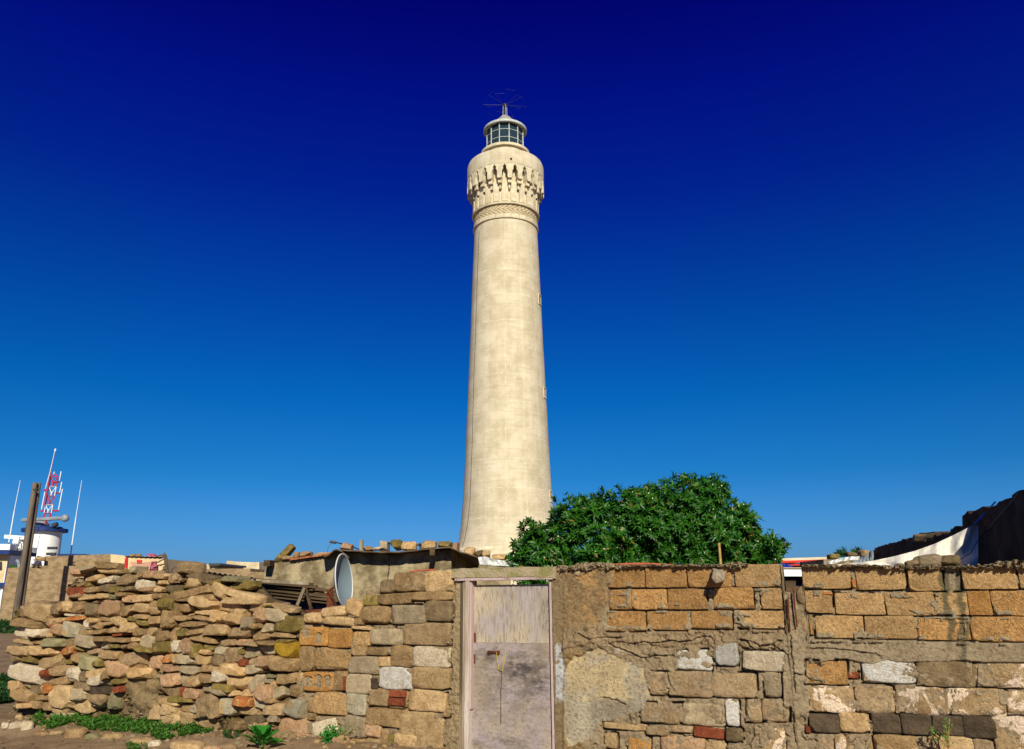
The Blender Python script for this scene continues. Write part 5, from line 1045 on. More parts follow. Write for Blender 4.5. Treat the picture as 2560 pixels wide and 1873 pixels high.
# red roofed hut far behind
ra_, rb_ = PY(1930, 1401, 24), PY(2100, 1396, 24)
rh = thing('red_hut', 'low hut with peeling red eaves board seen over the wall right of the tree', 'hut', (ra_.x, 24, 0))
def slab(nm, x0, y0, x1, y1, Y, dep, mat, par, dyr=0):
    A_, B_ = PY(x0, y0, Y), PY(x1, y0 + dyr, Y); C_, D_ = PY(x1, y1 + dyr, Y), PY(x0, y1, Y); b = MB(); b.prism([A_, B_, C_, D_], (0, dep, 0)); return b.build(nm, mat, par)
slab('roof_slab', 1926, 1397, 2084, 1403, 23.9, 4, M['cream_wall'], rh, -5); slab('fascia', 1926, 1402.5, 2080, 1408, 23.8, .1, M['faded_red'], rh, -3); slab('fascia', 1960, 1411, 2064, 1415, 23.7, .1, M['red_paint'], rh, -2); 
pp = PY(1940, 1409, 24); pq = PY(2080, 1409, 24); b = MB(); b.box(((pp.x + pq.x) / 2, 26, pp.z / 2 + .0), (pq.x - pp.x, 3.8, pp.z)); b.build('hut_wall', M['plaster'], rh)
crumple('plastic_sheet', [(2068, 1404), (2085, 1400), (2100, 1396), (2130, 1391), (2150, 1391)], [(2060, 1420), (2100, 1404), (2130, 1400), (2148, 1400)], 13, 13, M['plastic'], .2, 'folded white plastic sheet lying left of the bedsheet end', 'sheet', seed=12)
crumple('tarpaulin', [(2130, 1406), (2150, 1398), (2165, 1390), (2180, 1374), (2184, 1380)], [(2128, 1413), (2150, 1412), (2170, 1411), (2184, 1408)], 12, 12.5, M['grey_metal'], .15, 'grey tarpaulin gathered against the far end of the dark wall', 'tarpaulin', seed=15)
for (x0, y0, x1, y1, Y, c, lb) in ((2071, 1385, 2096, 1399, 18, 'o', 'round brown rock on the roof left of the palm tuft'), (2114, 1380, 2138, 1392, 18, 'd', 'squat dark rock in front of the palm fronds'), (2150, 1375, 2172, 1394, 18, 'c', 'pale topped rock right of the palm fronds')):
    a_, c_ = PY(x0, y1, Y), PY(x1, y0, Y); SEED[0] += 1; tag(link('rock', rock_mesh('rock', c_.x - a_.x, .3, c_.z - a_.z, 4.5, 7, 3, .1, SEED[0]), M[c], None, ((a_.x + c_.x) / 2, Y, (a_.z + c_.z) / 2)), lb, 'rock')
a_, c_ = PY(2050, 1400, 18), PY(2190, 1394, 18); tr_ = thing('terrace_block', 'low plastered block carrying rocks beyond the white plastic sheet', 'hut', (a_.x, 18, 0)); b = MB(); b.prism([(a_.x, 17.8, 0), (c_.x, 17.8, 0), (c_.x, 17.8, c_.z - .03), (a_.x, 17.8, a_.z)], (0, 1.5, 0)); b.build('terrace_wall', M['plaster'], tr_)
def frond(cx, cy, Y, name, label, nfr, L, spread, a0=0.):
    base = PY(cx, cy, Y); t_ = thing(name, label, 'palm', base)
    b = MB(); b.tube([base - Vector((0, 0, .4)), base], .05, 6); b.build('trunk', M['bark'], t_)
    for k in range(nfr):
        a = a0 + (k / (nfr - 1) - .5) * spread; b = MB(); tip = base + Vector((math.sin(a) * L, random.uniform(-.2, .2), math.cos(a) * L * .8)); midp = base.lerp(tip, .5) + Vector((0, 0, L * .12)); pts = [base, midp, tip - Vector((0, 0, L * .05))]
        b.tube(pts, .012, 4)
        for s_ in range(12):
            f = .15 + .8 * s_ / 12; p_ = base.lerp(midp, f * 2) if f < .5 else midp.lerp(pts[2], f * 2 - 1)
            for sd in (-1, 1): d_ = (tip - base).normalized() * .12 + Vector((sd * .06 * math.cos(a), .03, -sd * .06 * math.sin(a) + .03)); b.add([p_, p_ + d_ * .5 + Vector((0, .0, .012)), p_ + d_, p_ + d_ * .5 - Vector((0, 0, .012))], [(0, 1, 2, 3)])
        b.build('frond', M['weed_dark'] if k % 2 else M['leaf'], t_)
frond(2120, 1392, 19, 'palm', 'small dry palm tuft spreading left behind the dark rock', 4, .2, 1.3, -.7); frond(2148, 1392, 19.2, 'palm', 'green palm tuft between the two rocks at the dark wall', 8, .2, 2.4, .1)
# things seen through the notch
crumple('blue_tarp', [(1940, 1410), (1960, 1409), (1975, 1412), (1984, 1419)], [(1940, 1419), (1960, 1420), (1975, 1420), (1984, 1420)], 9.2, 9.2, M['blue_tarp'], .1, 'crumpled blue tarp on the white board behind the gap in the wall', 'tarp', seed=21)
fz = thing('white_board', 'white board edge over a dark cavity seen through the gap in the block wall', 'board', PY(1975, 1500, 9.0))
slab('board_face', 1925, 1421, 2040, 1441, 9.0, .8, M['white'], fz); slab('board_trim', 1925, 1419, 2040, 1421, 8.98, .05, M['cream'], fz); slab('board_base', 1925, 1442, 2040, 1450, 9.1, .7, M['wood_board'], fz)
crumple('blue_bag', [(1990, 1452), (2000, 1450), (2012, 1449)], [(1990, 1465), (2000, 1466), (2012, 1466)], 9.3, 9.3, M['blue_tarp'], .08, 'scrap of blue sheet in the dark below the white board', 'sheet', seed=22)
bx_ = PY(1975, 1480, 10.4); b = MB(); b.box((bx_.x, 10.4, .9), (1.6, .1, 1.6)); tag(b.build('dark_panel', M['wood_board']), 'dark upright panel standing behind the wall gap', 'board')  # plain dark panel closing the view into the cavity

# ================================================================== TREE behind the wall
def c4(x, y): return 1250 + x / 3.011, 1150 + y / 3.011
TY = 11.8; rs = random.Random(3)
outl = [(55, 790), (62, 740), (112, 590), (178, 455), (290, 405), (370, 440), (395, 370), (430, 300), (515, 270), (620, 275), (740, 290), (815, 240), (900, 235), (1000, 208), (1130, 188), (1210, 140), (1300, 120), (1420, 88), (1480, 110), (1560, 100), (1690, 120), (1715, 200), (1800, 280), (1845, 375), (1940, 400), (1955, 450), (2050, 470), (2070, 560), (2130, 630), (2155, 690), (2100, 740), (2090, 1010), (150, 1010)]
OX = np.array([q[0] for q in outl], float); OYY = np.array([q[1] for q in outl], float)
def dist_out(x, y): return float(dline(np.array([x]), np.array([y]), outl + [outl[0]])[0])
blobs = []
for it in range(3000):
    x, y = rs.uniform(50, 2160), rs.uniform(90, 980)
    if not inpoly(np.array([x]), np.array([y]), outl)[0]: continue
    d = dist_out(x, y); r_ = min(d * .95, rs.uniform(50, 165))
    if r_ < 34: continue
    if all((x - a) ** 2 + (y - b2) ** 2 > (max(r_, c_) * .62) ** 2 for a, b2, c_, _ in blobs): blobs.append((x, y, r_, TY + rs.uniform(-.35, .35) - .3 * min(1, d / 250)))
    if len(blobs) > 130: break
k4 = PY(*c4(1, 0), TY).x - PY(*c4(0, 0), TY).x
BL = [(PY(*c4(x, y), Y), r_ * k4 * Y / TY) for x, y, r_, Y in blobs]
for (x, y, r_, Y) in list(blobs)[::2]: BL.append((PY(*c4(x, y), Y + .9), r_ * k4 * .9))     # the far side of the crown
tb = PY(*c4(1200, 800), TY + .4); tree = thing('evergreen_tree', 'dense dark green evergreen tree with glossy narrow leaves behind the block wall', 'tree', (tb.x, TY + .4, 0))
b = MB(); b.tube([(tb.x, TY + .4, -.05), (tb.x + .05, TY + .4, .5), (tb.x - .05, TY + .4, 1.1), (tb.x, TY + .4, 1.7)], [.16, .13, .11, .08], 10)
b.build('trunk', M['bark'], tree, smooth=True)
for i in range(0, len(BL), 6):
    c_, r_ = BL[i]; b = MB(); st_ = Vector((tb.x, TY + .4, rs.uniform(.6, 1.4))); b.tube([st_, st_.lerp(c_, .5) + Vector((0, 0, -.1)), c_], [.05, .035, .012], 6); b.build('branch', M['bark'], tree, smooth=True)
def leaf_geo(base, d, nrm, L, W):
    d = d.normalized(); s = d.cross(nrm)
    if s.length < 1e-3: s = d.orthogonal()
    s.normalize(); nn = s.cross(d)
    m1 = base + d * L * .35 - nn * W * .10; m2 = base + d * L * .7 - nn * (W * .1 + L * .05); tip = base + d * L - nn * L * .14
    return [base, m1 + s * W * .5 + nn * W * .12, m2 + s * W * .36 + nn * W * .05, tip, m2 - s * W * .36 + nn * W * .05, m1 - s * W * .5 + nn * W * .12, m1, m2], [(0, 6, 1), (1, 6, 7, 2), (2, 7, 3), (0, 5, 6), (5, 4, 7, 6), (4, 3, 7)]
crown = MB(); buds = MB(); tips = []
for (c_, r_) in BL:
    cnt = int(r_ * r_ * 4 * math.pi / .0058)
    for _ in range(cnt):
        v = Vector((rs.gauss(0, 1), rs.gauss(0, 1), rs.gauss(0, 1))).normalized()
        rr = r_ * rs.uniform(.25, .7) if rs.random() < .22 else r_ * (rs.uniform(.80, 1.0) if rs.random() < .8 else rs.uniform(1.0, 1.22)) if r_ < .16 or rs.random() < .12 else r_ * (rs.uniform(.86, 1.03) if rs.random() < .75 else rs.uniform(.5, .85)); p_ = c_ + v * rr
        if any((p_ - c2).length < r2 * .72 for c2, r2 in BL if c2 is not c_ and abs(c2.x - p_.x) < r2): continue
        if rr > r_ * .85 and noise.noise(p_ * 3.4) + .5 * noise.noise(p_ * 8) < -.14 and rs.random() < .8: continue
        out = (v + Vector((rs.uniform(-.5, .5), -.25 + rs.uniform(-.4, .4), .45 + rs.uniform(-.4, .4)))).normalized(); k = rs.randint(6, 8); ph = rs.random() * 6.28; t1 = out.orthogonal().normalized(); t2 = out.cross(t1)
        for j in range(k):
            a = ph + 2 * math.pi * j / k; el = rs.uniform(.15, 1.0); d_ = (t1 * math.cos(a) + t2 * math.sin(a)) * math.cos(el) + out * math.sin(el) + Vector((0, 0, -.18))
            L = rs.uniform(.06, .115); tips.append((p_, d_, out, L))
        if rs.random() < .05: q_ = p_ + out * .02; A_, F_ = cube_sphere(1); buds.add([q_ + Vector(a) * .007 for a in A_], F_)
for i_ in range(150):                                        # young shoots standing out of the crown
    c_, r_ = BL[rs.randrange(len(BL))]
    if c_.z < 2.0: continue
    v = Vector((rs.gauss(0, 1), rs.gauss(-.3, .6), abs(rs.gauss(.5, .8)))).normalized(); p_ = c_ + v * r_ * .95
    if any((p_ + v * .06 - c2).length < r2 * .95 for c2, r2 in BL if c2 is not c_): continue
    sl = rs.uniform(.04, .12)
    for q_ in (.3, .65, 1.):
        for j in range(6):
            a = j * 1.05 + q_ * 5; t1 = v.orthogonal().normalized(); t2 = v.cross(t1); el = rs.uniform(.4, 1.2); tips.append((p_ + v * sl * q_, (t1 * math.cos(a) + t2 * math.sin(a)) * math.cos(el) + v * math.sin(el), v, rs.uniform(.06, .11)))
front = sorted(range(len(tips)), key=lambda i: -tips[i][3] / (tips[i][0].y - .0) * (1 if tips[i][0].y < TY else .3))[:0]
cand = [i for i in range(len(tips)) if tips[i][0].y < TY - .25 and tips[i][0].z > 1.75]; rs.shuffle(cand); sel = set(cand[:300])
V0, F0 = leaf_geo(Vector((0, 0, 0)), Vector((0, 0, 1)), Vector((0, -1, 0)), .12, .03)
leaf_me = mesh('leaf', V0, F0); leaf_me.materials.append(M['leaf']); ti = tree.matrix_world.inverted()
for i, (p_, d_, n_, L) in enumerate(tips):
    if i in sel:
        z = d_.normalized(); x = n_.cross(z)
        x = x.normalized() if x.length > 1e-3 else z.orthogonal().normalized(); y = z.cross(x)
        o = bpy.data.objects.new('leaf', leaf_me); col.objects.link(o); o.parent = tree; o.matrix_basis = Matrix.Translation(ti @ p_) @ Matrix((x, y, z)).transposed().to_4x4() @ Matrix.Scale(L / .115, 4)
    else: V_, F_ = leaf_geo(p_, d_, n_, L, L * .29); crown.add(V_, F_)
tag(crown.build('crown', M['leaf'], tree), kind='stuff'); tag(buds.build('buds', M['bud'], tree), kind='stuff')
print('leaves', len(tips), 'blobs', len(BL))

# ================================================================== LEFT BACKGROUND
def q1(x, y): return x / 3.158, 1350 + y / 3.158
def qq(x, y): return x / 4.463, 1080 + y / 4.463
WY = 45.0
cw = thing('concrete_wall', 'weathered stepped concrete wall beyond the wooden poles at far left', 'wall', (PY(60, 1450, WY).x, WY, 0))
def fpoly(pts, Y, dep, name, mat, par, conv=q1):
    b = MB(); b.prism([PY(*conv(*p_), Y) for p_ in pts], (0, dep, 0)); return b.build(name, mat, par)
gl = [(0, 668), (0, 560), (62, 222), (345, 205), (620, 205), (940, 200), (1000, 230), (1000, 668)]
fpoly(gl, WY, .4, 'lower_wall', M['far_wall'], cw)
fpoly([(345, 206), (355, 130), (860, 112), (870, 112), (870, 230), (345, 230)], WY + .45, .4, 'upper_wall', M['far_wall'], cw)
fpoly([(872, 112), (985, 124), (985, 240), (872, 240)], WY + .45, .4, 'painted_wall', M['cream'], cw)
fpoly([(0, 668), (0, 690), (1400, 690), (1400, 668)], WY - .1, 2, 'footing', M['far_wall'], cw)
sk = thing('shack', 'small cream shack with red door curtain and cloths under a corrugated roof', 'shack', (PY(360, 1400, WY).x, WY, 0))
fpoly([(985, 132), (1300, 150), (1292, 290), (985, 290)], WY + .25, 3, 'shack_wall', M['cream'], sk)
b = MB(); n = 60; V = []
for i in range(n + 1):
    f = i / n; p_ = PY(*q1(990 + 290 * f, 128 + 8 * f + 2.2 * math.sin(f * 50)), WY + .1)
    for (Y, dz) in ((WY + .1, 0), (WY + .1, .05), (WY + 4, .25), (WY + 4, .2)): V.append((p_.x * Y / (WY + .1), Y, p_.z + dz * .3))
b.add(V, [(i * 4 + k, (i + 1) * 4 + k, (i + 1) * 4 + (k + 1) % 4, i * 4 + (k + 1) % 4) for i in range(n) for k in range(4)]); b.build('roof', M['corrugated'], sk)
fpoly([(988, 140), (1006, 140), (1000, 236), (975, 236)], WY + .12, .08, 'curtain', M['red_paint'], sk)
o = fpoly([(1025, 175), (1110, 180), (1200, 172), (1175, 248), (1120, 245), (1060, 240)], WY - .2, .04, 'hanging_cloth', M['pinkcloth'], None); tag(o, 'pink cloth hung in front of the small cream shack', 'cloth')
o = fpoly([(1190, 170), (1238, 168), (1236, 232), (1190, 232)], WY - .1, .04, 'hanging_cloth', M['magenta'], None); tag(o, 'magenta patterned cloth hung right of the pink one', 'cloth')
o = fpoly([(1080, 156), (1100, 160), (1120, 158), (1118, 178), (1080, 178)], WY - .3, .05, 'hanging_cloth', M['bright_red'], None); tag(o, 'small bright red cloth above the pink one', 'cloth')
o = fpoly([(1155, 112), (1200, 108), (1228, 124), (1226, 134), (1160, 126)], WY + .8, .3, 'folded_cloth', M['magenta'], None); tag(o, 'dark red cloth bundle lying on the shack roof', 'cloth')
for i, (x, y, lb) in enumerate(((1045, 124, 'leftmost small stone on the shack roof'), (1092, 122, 'small stone in the middle of the shack roof, left of the red bundle'), (1270, 130, 'small stone on the right edge of the shack roof by the driftwood post'))):
    SEED[0] += 1; tag(link('rock', rock_mesh('rock', .3, .3, .16, 4, 5, 2, .1, SEED[0]), M['t'], None, PY(*q1(x, y), WY + .9)), lb, 'rock')
sp_ = thing('crooked_post', 'crooked dark branch post with twigs right of the small cream shack', 'post', PY(*q1(1322, 250), WY - .5))
b = MB(); b.tube([PY(*q1(1322, 262), WY - .5), PY(*q1(1312, 180), WY - .5), PY(*q1(1306, 130), WY - .5), PY(*q1(1298, 100), WY - .5)], [.11, .10, .09, .03], 7); b.build('stem', M['bark'], sp_)
for pts in ([(1315, 150), (1280, 158), (1250, 175), (1195, 185)], [(1306, 118), (1260, 122), (1240, 134)], [(1318, 215), (1290, 212), (1285, 250)], [(1315, 190), (1260, 198), (1230, 215)]):
    b = MB(); b.tube([PY(*q1(*p_), WY - .5) for p_ in pts], .035, 5); b.build('twig', M['bark'], sp_)
# utility poles
g0 = 40.0
pd = thing('utility_pole', 'pair of grey wooden poles lashed together at the far left', 'pole', (PY(45, 1563, g0).x, g0, 0))
def vpole(name, x0, y0, x1, y1, r0, r1, mat, par, conv, Y, dip=0.):
    b = MB(); a_, c_ = PY(*conv(x0, y0), Y), PY(*conv(x1, y1), Y); b.tube([a_, a_.lerp(c_, .5), c_], [r0, (r0 + r1) / 2, r1], 12); return b.build(name, mat, par, smooth=False, sharp=50)
vpole('pole', 108, 700, 411 / 4.463 * 3.158 - 13, (568 / 4.463 + 1080 - 1350) * 3.158, .155, .12, M['wood'], pd, q1, g0)
vpole('pole', 168, 520, 442 / 4.463 * 3.158 - 6, (570 / 4.463 + 1080 - 1350) * 3.158, .13, .115, M['wood'], pd, q1, g0 + .28)
b = MB(); b.tube([PY(*qq(370, 635), g0 - .15), PY(*qq(400, 660), g0 - .17), PY(*qq(440, 690), g0 - .1)], .03, 5); b.tube([PY(*qq(368, 640), g0 - .15), PY(*qq(440, 638), g0 - .15)], .03, 5); b.build('binding_wire', M['dark_metal'], pd)
# white radar tower
RY = 90.0
ca_, cb_ = PY(*qq(330, 1200), RY), PY(*qq(672, 1120), RY)
Rr = (PY(*qq(677, 1150), RY).x - PY(*qq(362, 1150), RY).x) / 2 * 1.12; cxr = PY(*qq(495, 1150), RY).x
zb_, z1_, z2_ = PY(*qq(500, 1500), RY).z, PY(*qq(500, 1118), RY).z, PY(*qq(500, 1060), RY).z
rt = thing('radar_tower', 'round white tower with blue rim and a red and white radio mast at far left', 'tower', (cxr, RY, 0))
cc = (cxr, RY, 0)
b = MB(); b.lathe([(Rr * 1.1, -.05), (Rr * 1.03, zb_), (Rr * .985, z1_)], 64, cc); b.build('tower_wall', M['white'], rt, smooth=True)
b = MB(); Rf = (PY(*qq(717, 1125), RY).x - PY(*qq(258, 1125), RY).x) / 2; b.lathe([(Rr * .9, z1_ - .02), (Rf, z1_), (Rf, z1_ + .35), (Rr * .9, z1_ + .38)], 64, cc); b.build('rim', M['blue_paint'], rt, sharp=40)
b = MB(); b.lathe([(Rr * .97, z1_ + .3), (Rr * .99, z2_ - .1), (Rr * .95, z2_), (.01, z2_)], 64, cc); b.build('drum', M['blue_paint'], rt, sharp=40)
def tb_(name, pts, r, mat, par=rt, Y=RY, conv=qq):
    b = MB(); b.tube([PY(*conv(*p_), Y) for p_ in pts], r, 6); return b.build(name, mat, par)
rb_o = tb_('radar_bar', [(245, 985), (320, 982), (690, 962)], .2, M['grey_metal'], Y=RY - 1.5)
b = MB(); A_, F_ = cube_sphere(5); s_ = (A_ ** 2).sum(1) ** -.5; cc2 = PY(*qq(726, 962), RY - 1.5); b.add([cc2 + Vector(q) * .42 for q in A_ * s_[:, None]], F_); b.build('radar_dome', M['grey_metal'], rt, smooth=True)
# lattice mast sections alternately red and white
def mp_(t, off, Y=RY): 
    x0_, y0_, x1_, y1_ = 505, 1050, 608, 500; w_ = 40; return PY(*qq(x0_ + (x1_ - x0_) * t + off * w_, y0_ + (y1_ - y0_) * t), Y)
secs = [(0, .26, 'red_paint'), (.26, .43, 'white'), (.43, .61, 'red_paint'), (.61, .80, 'white'), (.80, 1., 'red_paint')]
for (ta, tb2, m_) in secs:
    b = MB()
    for Yo in (-.35, .35):
        for off in (-1, 1): b.tube([mp_(ta, off, RY + Yo), mp_(tb2, off, RY + Yo)], .05, 5)
        b.tube([mp_(ta, -1, RY + Yo), mp_(ta, 1, RY + Yo)], .06, 5); b.tube([mp_(tb2, -1, RY + Yo), mp_(tb2, 1, RY + Yo)], .06, 5)
        b.tube([mp_(tb2, -1, RY + Yo), mp_((ta * .8 + tb2 * .2), .1, RY + Yo)], .06 if m_ == 'red_paint' else .04, 5); b.tube([mp_(tb2, 1, RY + Yo), mp_((ta * .8 + tb2 * .2), -.1, RY + Yo)], .06 if m_ == 'red_paint' else .04, 5)
    for t_ in (ta, tb2):
        for off in (-1, 1): b.tube([mp_(t_, off, RY - .35), mp_(t_, off, RY + .35)], .05, 5)
    b.tube([mp_(ta, 0), mp_(ta * .5 + tb2 * .5, 0)], .10 if m_ == 'red_paint' else .06, 6)
    b.build('mast_section', M[m_], rt)
b = MB()
for off in (-1, 1):
    for Yo in (-.35, .35): b.tube([mp_(1, off, RY + Yo), PY(*qq(612, 465), RY)], .04, 5)
b.build('mast_cap', M['red_paint'], rt)
tb_('whip_mast', [(495, 820), (545, 560), (580, 370), (615, 215)], .06, M['red_paint'], Y=RY - .6); tb_('whip_mast', [(505, 635), (560, 440), (612, 215)], .035, M['white'], Y=RY - .7); tb_('whip_tip', [(614, 215), (620, 188)], .09, M['white'], Y=RY - .6)
for pts in ([(662, 545), (682, 440)], [(665, 680), (690, 558)], [(652, 870), (698, 635)], [(462, 865), (500, 670)], [(600, 470), (606, 445)]): tb_('rod_antenna', pts, .05, M['white'])
for pts in ([(600, 570), (662, 556)], [(600, 683), (665, 683)], [(575, 880), (652, 880)], [(455, 882), (520, 880)], [(495, 648), (550, 645)]): tb_('bracket_arm', pts, .09, M['red_paint'])
o = b = MB(); b.beam(PY(*qq(585, 1048), RY - 1.5), PY(*qq(640, 1025), RY - 1.5), .5, .35); b.build('floodlight', M['dark_metal'], rt)
b = MB(); b.lathe([(.01, .5), (.5, .45), (.9, .1), (.9, 0), (.01, 0)], 16, (PY(*qq(450, 1035), RY).x, RY, PY(*qq(450, 1038), RY).z)); b.build('scanner_housing', M['grey_metal'], rt)
for (x, y) in ((590, 1297), (578, 1362)):
    a_ = PY(*qq(x, y), RY - Rr); SEED[0] += 1; b = MB(); b.beam(a_ + Vector((-.5, -.1, 0)), a_ + Vector((.5, -.1, .0)), .25, .28); b.build('wall_lamp', M['dark_metal'], rt)
for i, (pa, lb) in enumerate((([(90, 1300), (98, 1235), (158, 885), (226, 540)], 'white whip aerial standing left of the wooden poles'), ([(788, 1370), (802, 1262), (846, 955), (912, 540)], 'white whip aerial standing right of the round white tower'))):
    P_ = [PY(*qq(*p_), RY - 8) for p_ in pa]; wa = thing('whip_aerial', lb, 'antenna', P_[0], group=None); b = MB(); b.tube(P_[:2], .06, 6); b.build('base', M['dark_metal'], wa); b = MB(); b.tube(P_[1:3], .052, 6); b.build('lower_rod', M['white'], wa); b = MB(); b.tube(P_[2:], [.034, .02], 6); b.build('upper_rod', M['white'], wa)
# support roof under the right aerial
HB = 78.0
hb = thing('white_building', 'white building with navy blue edged flat roof at the far left edge', 'building', (PY(20, 1400, HB).x, HB, 0))
fpoly([(-200, 110), (65, 110), (10, 380), (-200, 380)], HB, .4, 'front_wall', M['cream'], hb); 
aL, aR = PY(*q1(66, 122), HB), PY(*q1(248, 130), HB + 9)
b = MB(); b.prism([aL, aR, Vector((aR.x, aR.y, 0)), Vector((aL.x, aL.y, 0))], (-.3, .1, 0)); b.build('side_wall', M['white'], hb)
r0_, r1_, r2_ = PY(*q1(-200, 98), HB - 1), PY(*q1(72, 100), HB - 1), PY(*q1(250, 122), HB + 9)
for nm, m_, zA, zB in (('roof_slab', 'white', .25, .80), ('roof_edge', 'blue_paint', -.15, .25)):
    b = MB(); b.prism([r0_ + Vector((0, 0, zA)), r1_ + Vector((0, 0, zA)), r2_ + Vector((0, 0, zA)), Vector((r0_.x, r2_.y, r2_.z + zA))], (0, 0, zB - zA)); b.build(nm, M[m_], hb)
slab('window', -6, 1404, 4, 1425, HB - .1, .2, M['dark_metal'], hb)
slab('string_band', -60, 1457, 13, 1466, HB - .4, .4, M['blue_paint'], hb)
sr = thing('ship_radar', 'small white bar radar on a lattice stand on the white building roof', 'radar', PY(*qq(200, 1312), HB + 2))
b = MB(); b.beam(PY(*qq(57, 1168), HB + 2), PY(*qq(285, 1182), HB + 2), .3, .35); b.build('radar_bar', M['white'], sr)
b = MB(); b.beam(PY(*qq(172, 1205), HB + 2), PY(*qq(235, 1208), HB + 2), .8, .7); b.build('gearbox', M['white'], sr)
b = MB()
for p_ in ([(150, 1312), (165, 1230)], [(225, 1315), (232, 1230)], [(255, 1315), (262, 1235)], [(150, 1230), (275, 1238)], [(150, 1308), (228, 1240)], [(160, 1240), (225, 1312)], [(150, 1312), (225, 1315)]): b.beam(PY(*qq(*p_[0]), HB + 2), PY(*qq(*p_[1]), HB + 2), .14, .14)
b.build('stand', M['white'], sr)
# bluish roof between tower and concrete wall, and small clutter
fr_ = thing('distant_roof', 'low distant roof peeking over the concrete wall right of the white tower', 'roof', PY(*qq(760, 1385), 70)); slab('roof_plane', 143, 1385, 208, 1400, 70, 3, M['blue_paint'], fr_); 
b = MB(); b.prism([PY(*qq(640, 1390), 71), PY(*qq(900, 1360), 71), PY(*qq(940, 1390), 71)], (0, 2, 0)); b.build('gable', M['tile_edge'], fr_)
SEED[0] += 1; tag(link('rock', rock_mesh('rock', .45, .4, .22, 4, 6, 2, .12, SEED[0]), M['t'], None, PY(*qq(455, 1418), WY)), 'small rock on the lower concrete wall before the white tower', 'rock')
b = MB(); b.beam(PY(*qq(385, 1428), WY), PY(*qq(480, 1432), WY), .3, .06); tag(b.build('plank', M['wood_grey']), 'thin plank balanced on the concrete wall under the small rock', 'plank')
tw = thing('dry_bush', 'leafless dry bush on the concrete wall before the white tower', 'bush', PY(*qq(400, 1515), WY)); b = MB()
for _ in range(46):
    x = random.uniform(330, 470); b.tube([PY(*qq(400 + (x - 400) * .4, 1518), WY), PY(*qq(x, random.uniform(1450, 1505)), WY + random.uniform(-.3, .3))], .012, 3)
b.build('twigs', M['bark'], tw)
bn = thing('water_tank', 'dark green tank and tap standing on the concrete wall by the poles', 'tank', PY(*q1(100, 215), WY + .8)); slab('tank_body', 23, 1412, 41, 1420, WY + .8, .6, M['weed_dark'], bn); b = MB(); b.tube([PY(*q1(150, 220), WY + .8), PY(*q1(146, 175), WY + .8), PY(*q1(132, 160), WY + .8)], .08, 6); b.build('tap_pipe', M['grey_metal'], bn)
# cream roofs in the middle distance
def q3(x, y): return 300 + x / 5.645, 1370 + y / 5.645
f1 = thing('far_house', 'distant cream box house with a long dark roof line left of the plastered shed', 'house', PY(*q3(1300, 300), 38))
fpoly([(1150, 232), (1335, 228), (1335, 330), (1150, 330)], 38, .3, 'end_wall', M['cream_wall'], f1, q3); b = MB(); A1, A2 = PY(*q3(1285, 238), 38), PY(*q3(1720, 266), 47); b.prism([A1, A2, Vector((A2.x, A2.y, 0)), Vector((A1.x, A1.y, 0))], (0, .3, 0)); b.build('side_wall', M['far_wall'], f1)
b = MB(); b.beam(PY(*q3(1330, 232), 37.8), PY(*q3(1720, 268), 46.8), .5, .1); b.build('roof_edge', M['dark_metal'], f1)
f2 = thing('parapet_block', 'stained whitewashed parapet block on the skyline left of the plastered shed', 'building', PY(*q3(1750, 330), 52))
fpoly([(1502, 182), (1560, 184), (1640, 192), (1700, 196), (1900, 204), (1935, 200), (1965, 200), (1960, 345), (1502, 345)], 52, 2.5, 'parapet_wall', M['cream_wall'], f2, q3)
f3 = thing('flat_roof_house', 'long low beige flat roofed house behind the corrugated sheet', 'house', PY(*q3(1500, 350), 30))
fpoly([(1100, 306), (1200, 300), (1200, 296), (1840, 290), (1840, 335), (2050, 345), (2050, 480), (1100, 480)], 30, 3, 'house_wall', M['far_wall'], f3, q3)
wi = MB(); wi.tube([PY(*q3(835, 310), 10.8), PY(*q3(845, 230), 10.8), PY(*q3(900, 205), 10.8), PY(*q3(950, 225), 10.8)], .007, 4); wi.tube([PY(*q3(730, 350), 10.8), PY(*q3(735, 300), 10.8), PY(*q3(780, 270), 10.8)], .006, 4); tag(wi.build('bent_wire', M['rust']), 'bent rusty wire poking above the rubble wall by the peaked stone', 'wire')

# ================================================================== GROUND DETAILS
def g_at(x, y):
    p_ = GR(x, y, .04); return Vector((p_.x, p_.y, gz(p_.x, p_.y)))
def q8(x, y): return x / 4.516, 1680 + y / 4.516
GRK = [(0, 565, 78, 625, 'w', 'bright white stone at the left edge of the dirt'), (78, 560, 240, 635, 'w', 'low pale stone between the two white ones on the dirt'), (215, 548, 345, 650, 'w', 'white painted stone broken at its right end, on the dirt'), (160, 520, 232, 555, 'b', 'small round beige stone above the pale stones'), (708, 605, 945, 718, 't', 'biggest brown boulder lying in front of the weeds'),
       (940, 672, 1110, 728, 'G', 'flat greenish grey stone right of the brown boulder'), (1115, 690, 1350, 742, 'b', 'long flat beige kerb stone below the weeds'), (1440, 712, 1690, 775, 'b', 'flat pale slab below the middle of the weeds'), (1650, 740, 1800, 806, 'w', 'narrow white slab sloping down beside the flat pale slab'), (1880, 762, 2258, 850, 'b', 'wide low beige rock at the right end of the weeds'), (370, 640, 560, 690, 't', 'half buried tan stone left of the brown boulder'), (545, 652, 700, 690, 'b', 'half buried beige stone touching the brown boulder')]
GR2 = [(0, 690, 240, 781, 'p', 'pinkish crumbled rock at the bottom left of the big leaf plant'), (240, 700, 400, 781, 'c', 'crumbly beige rock left of the big leaf plant'), (1480, 700, 1680, 781, 'p', 'flat pinkish rock at the foot of the wall right of the small shrub'), (1240, 660, 1400, 720, 'g', 'grey stone at the foot of the small shrub')]
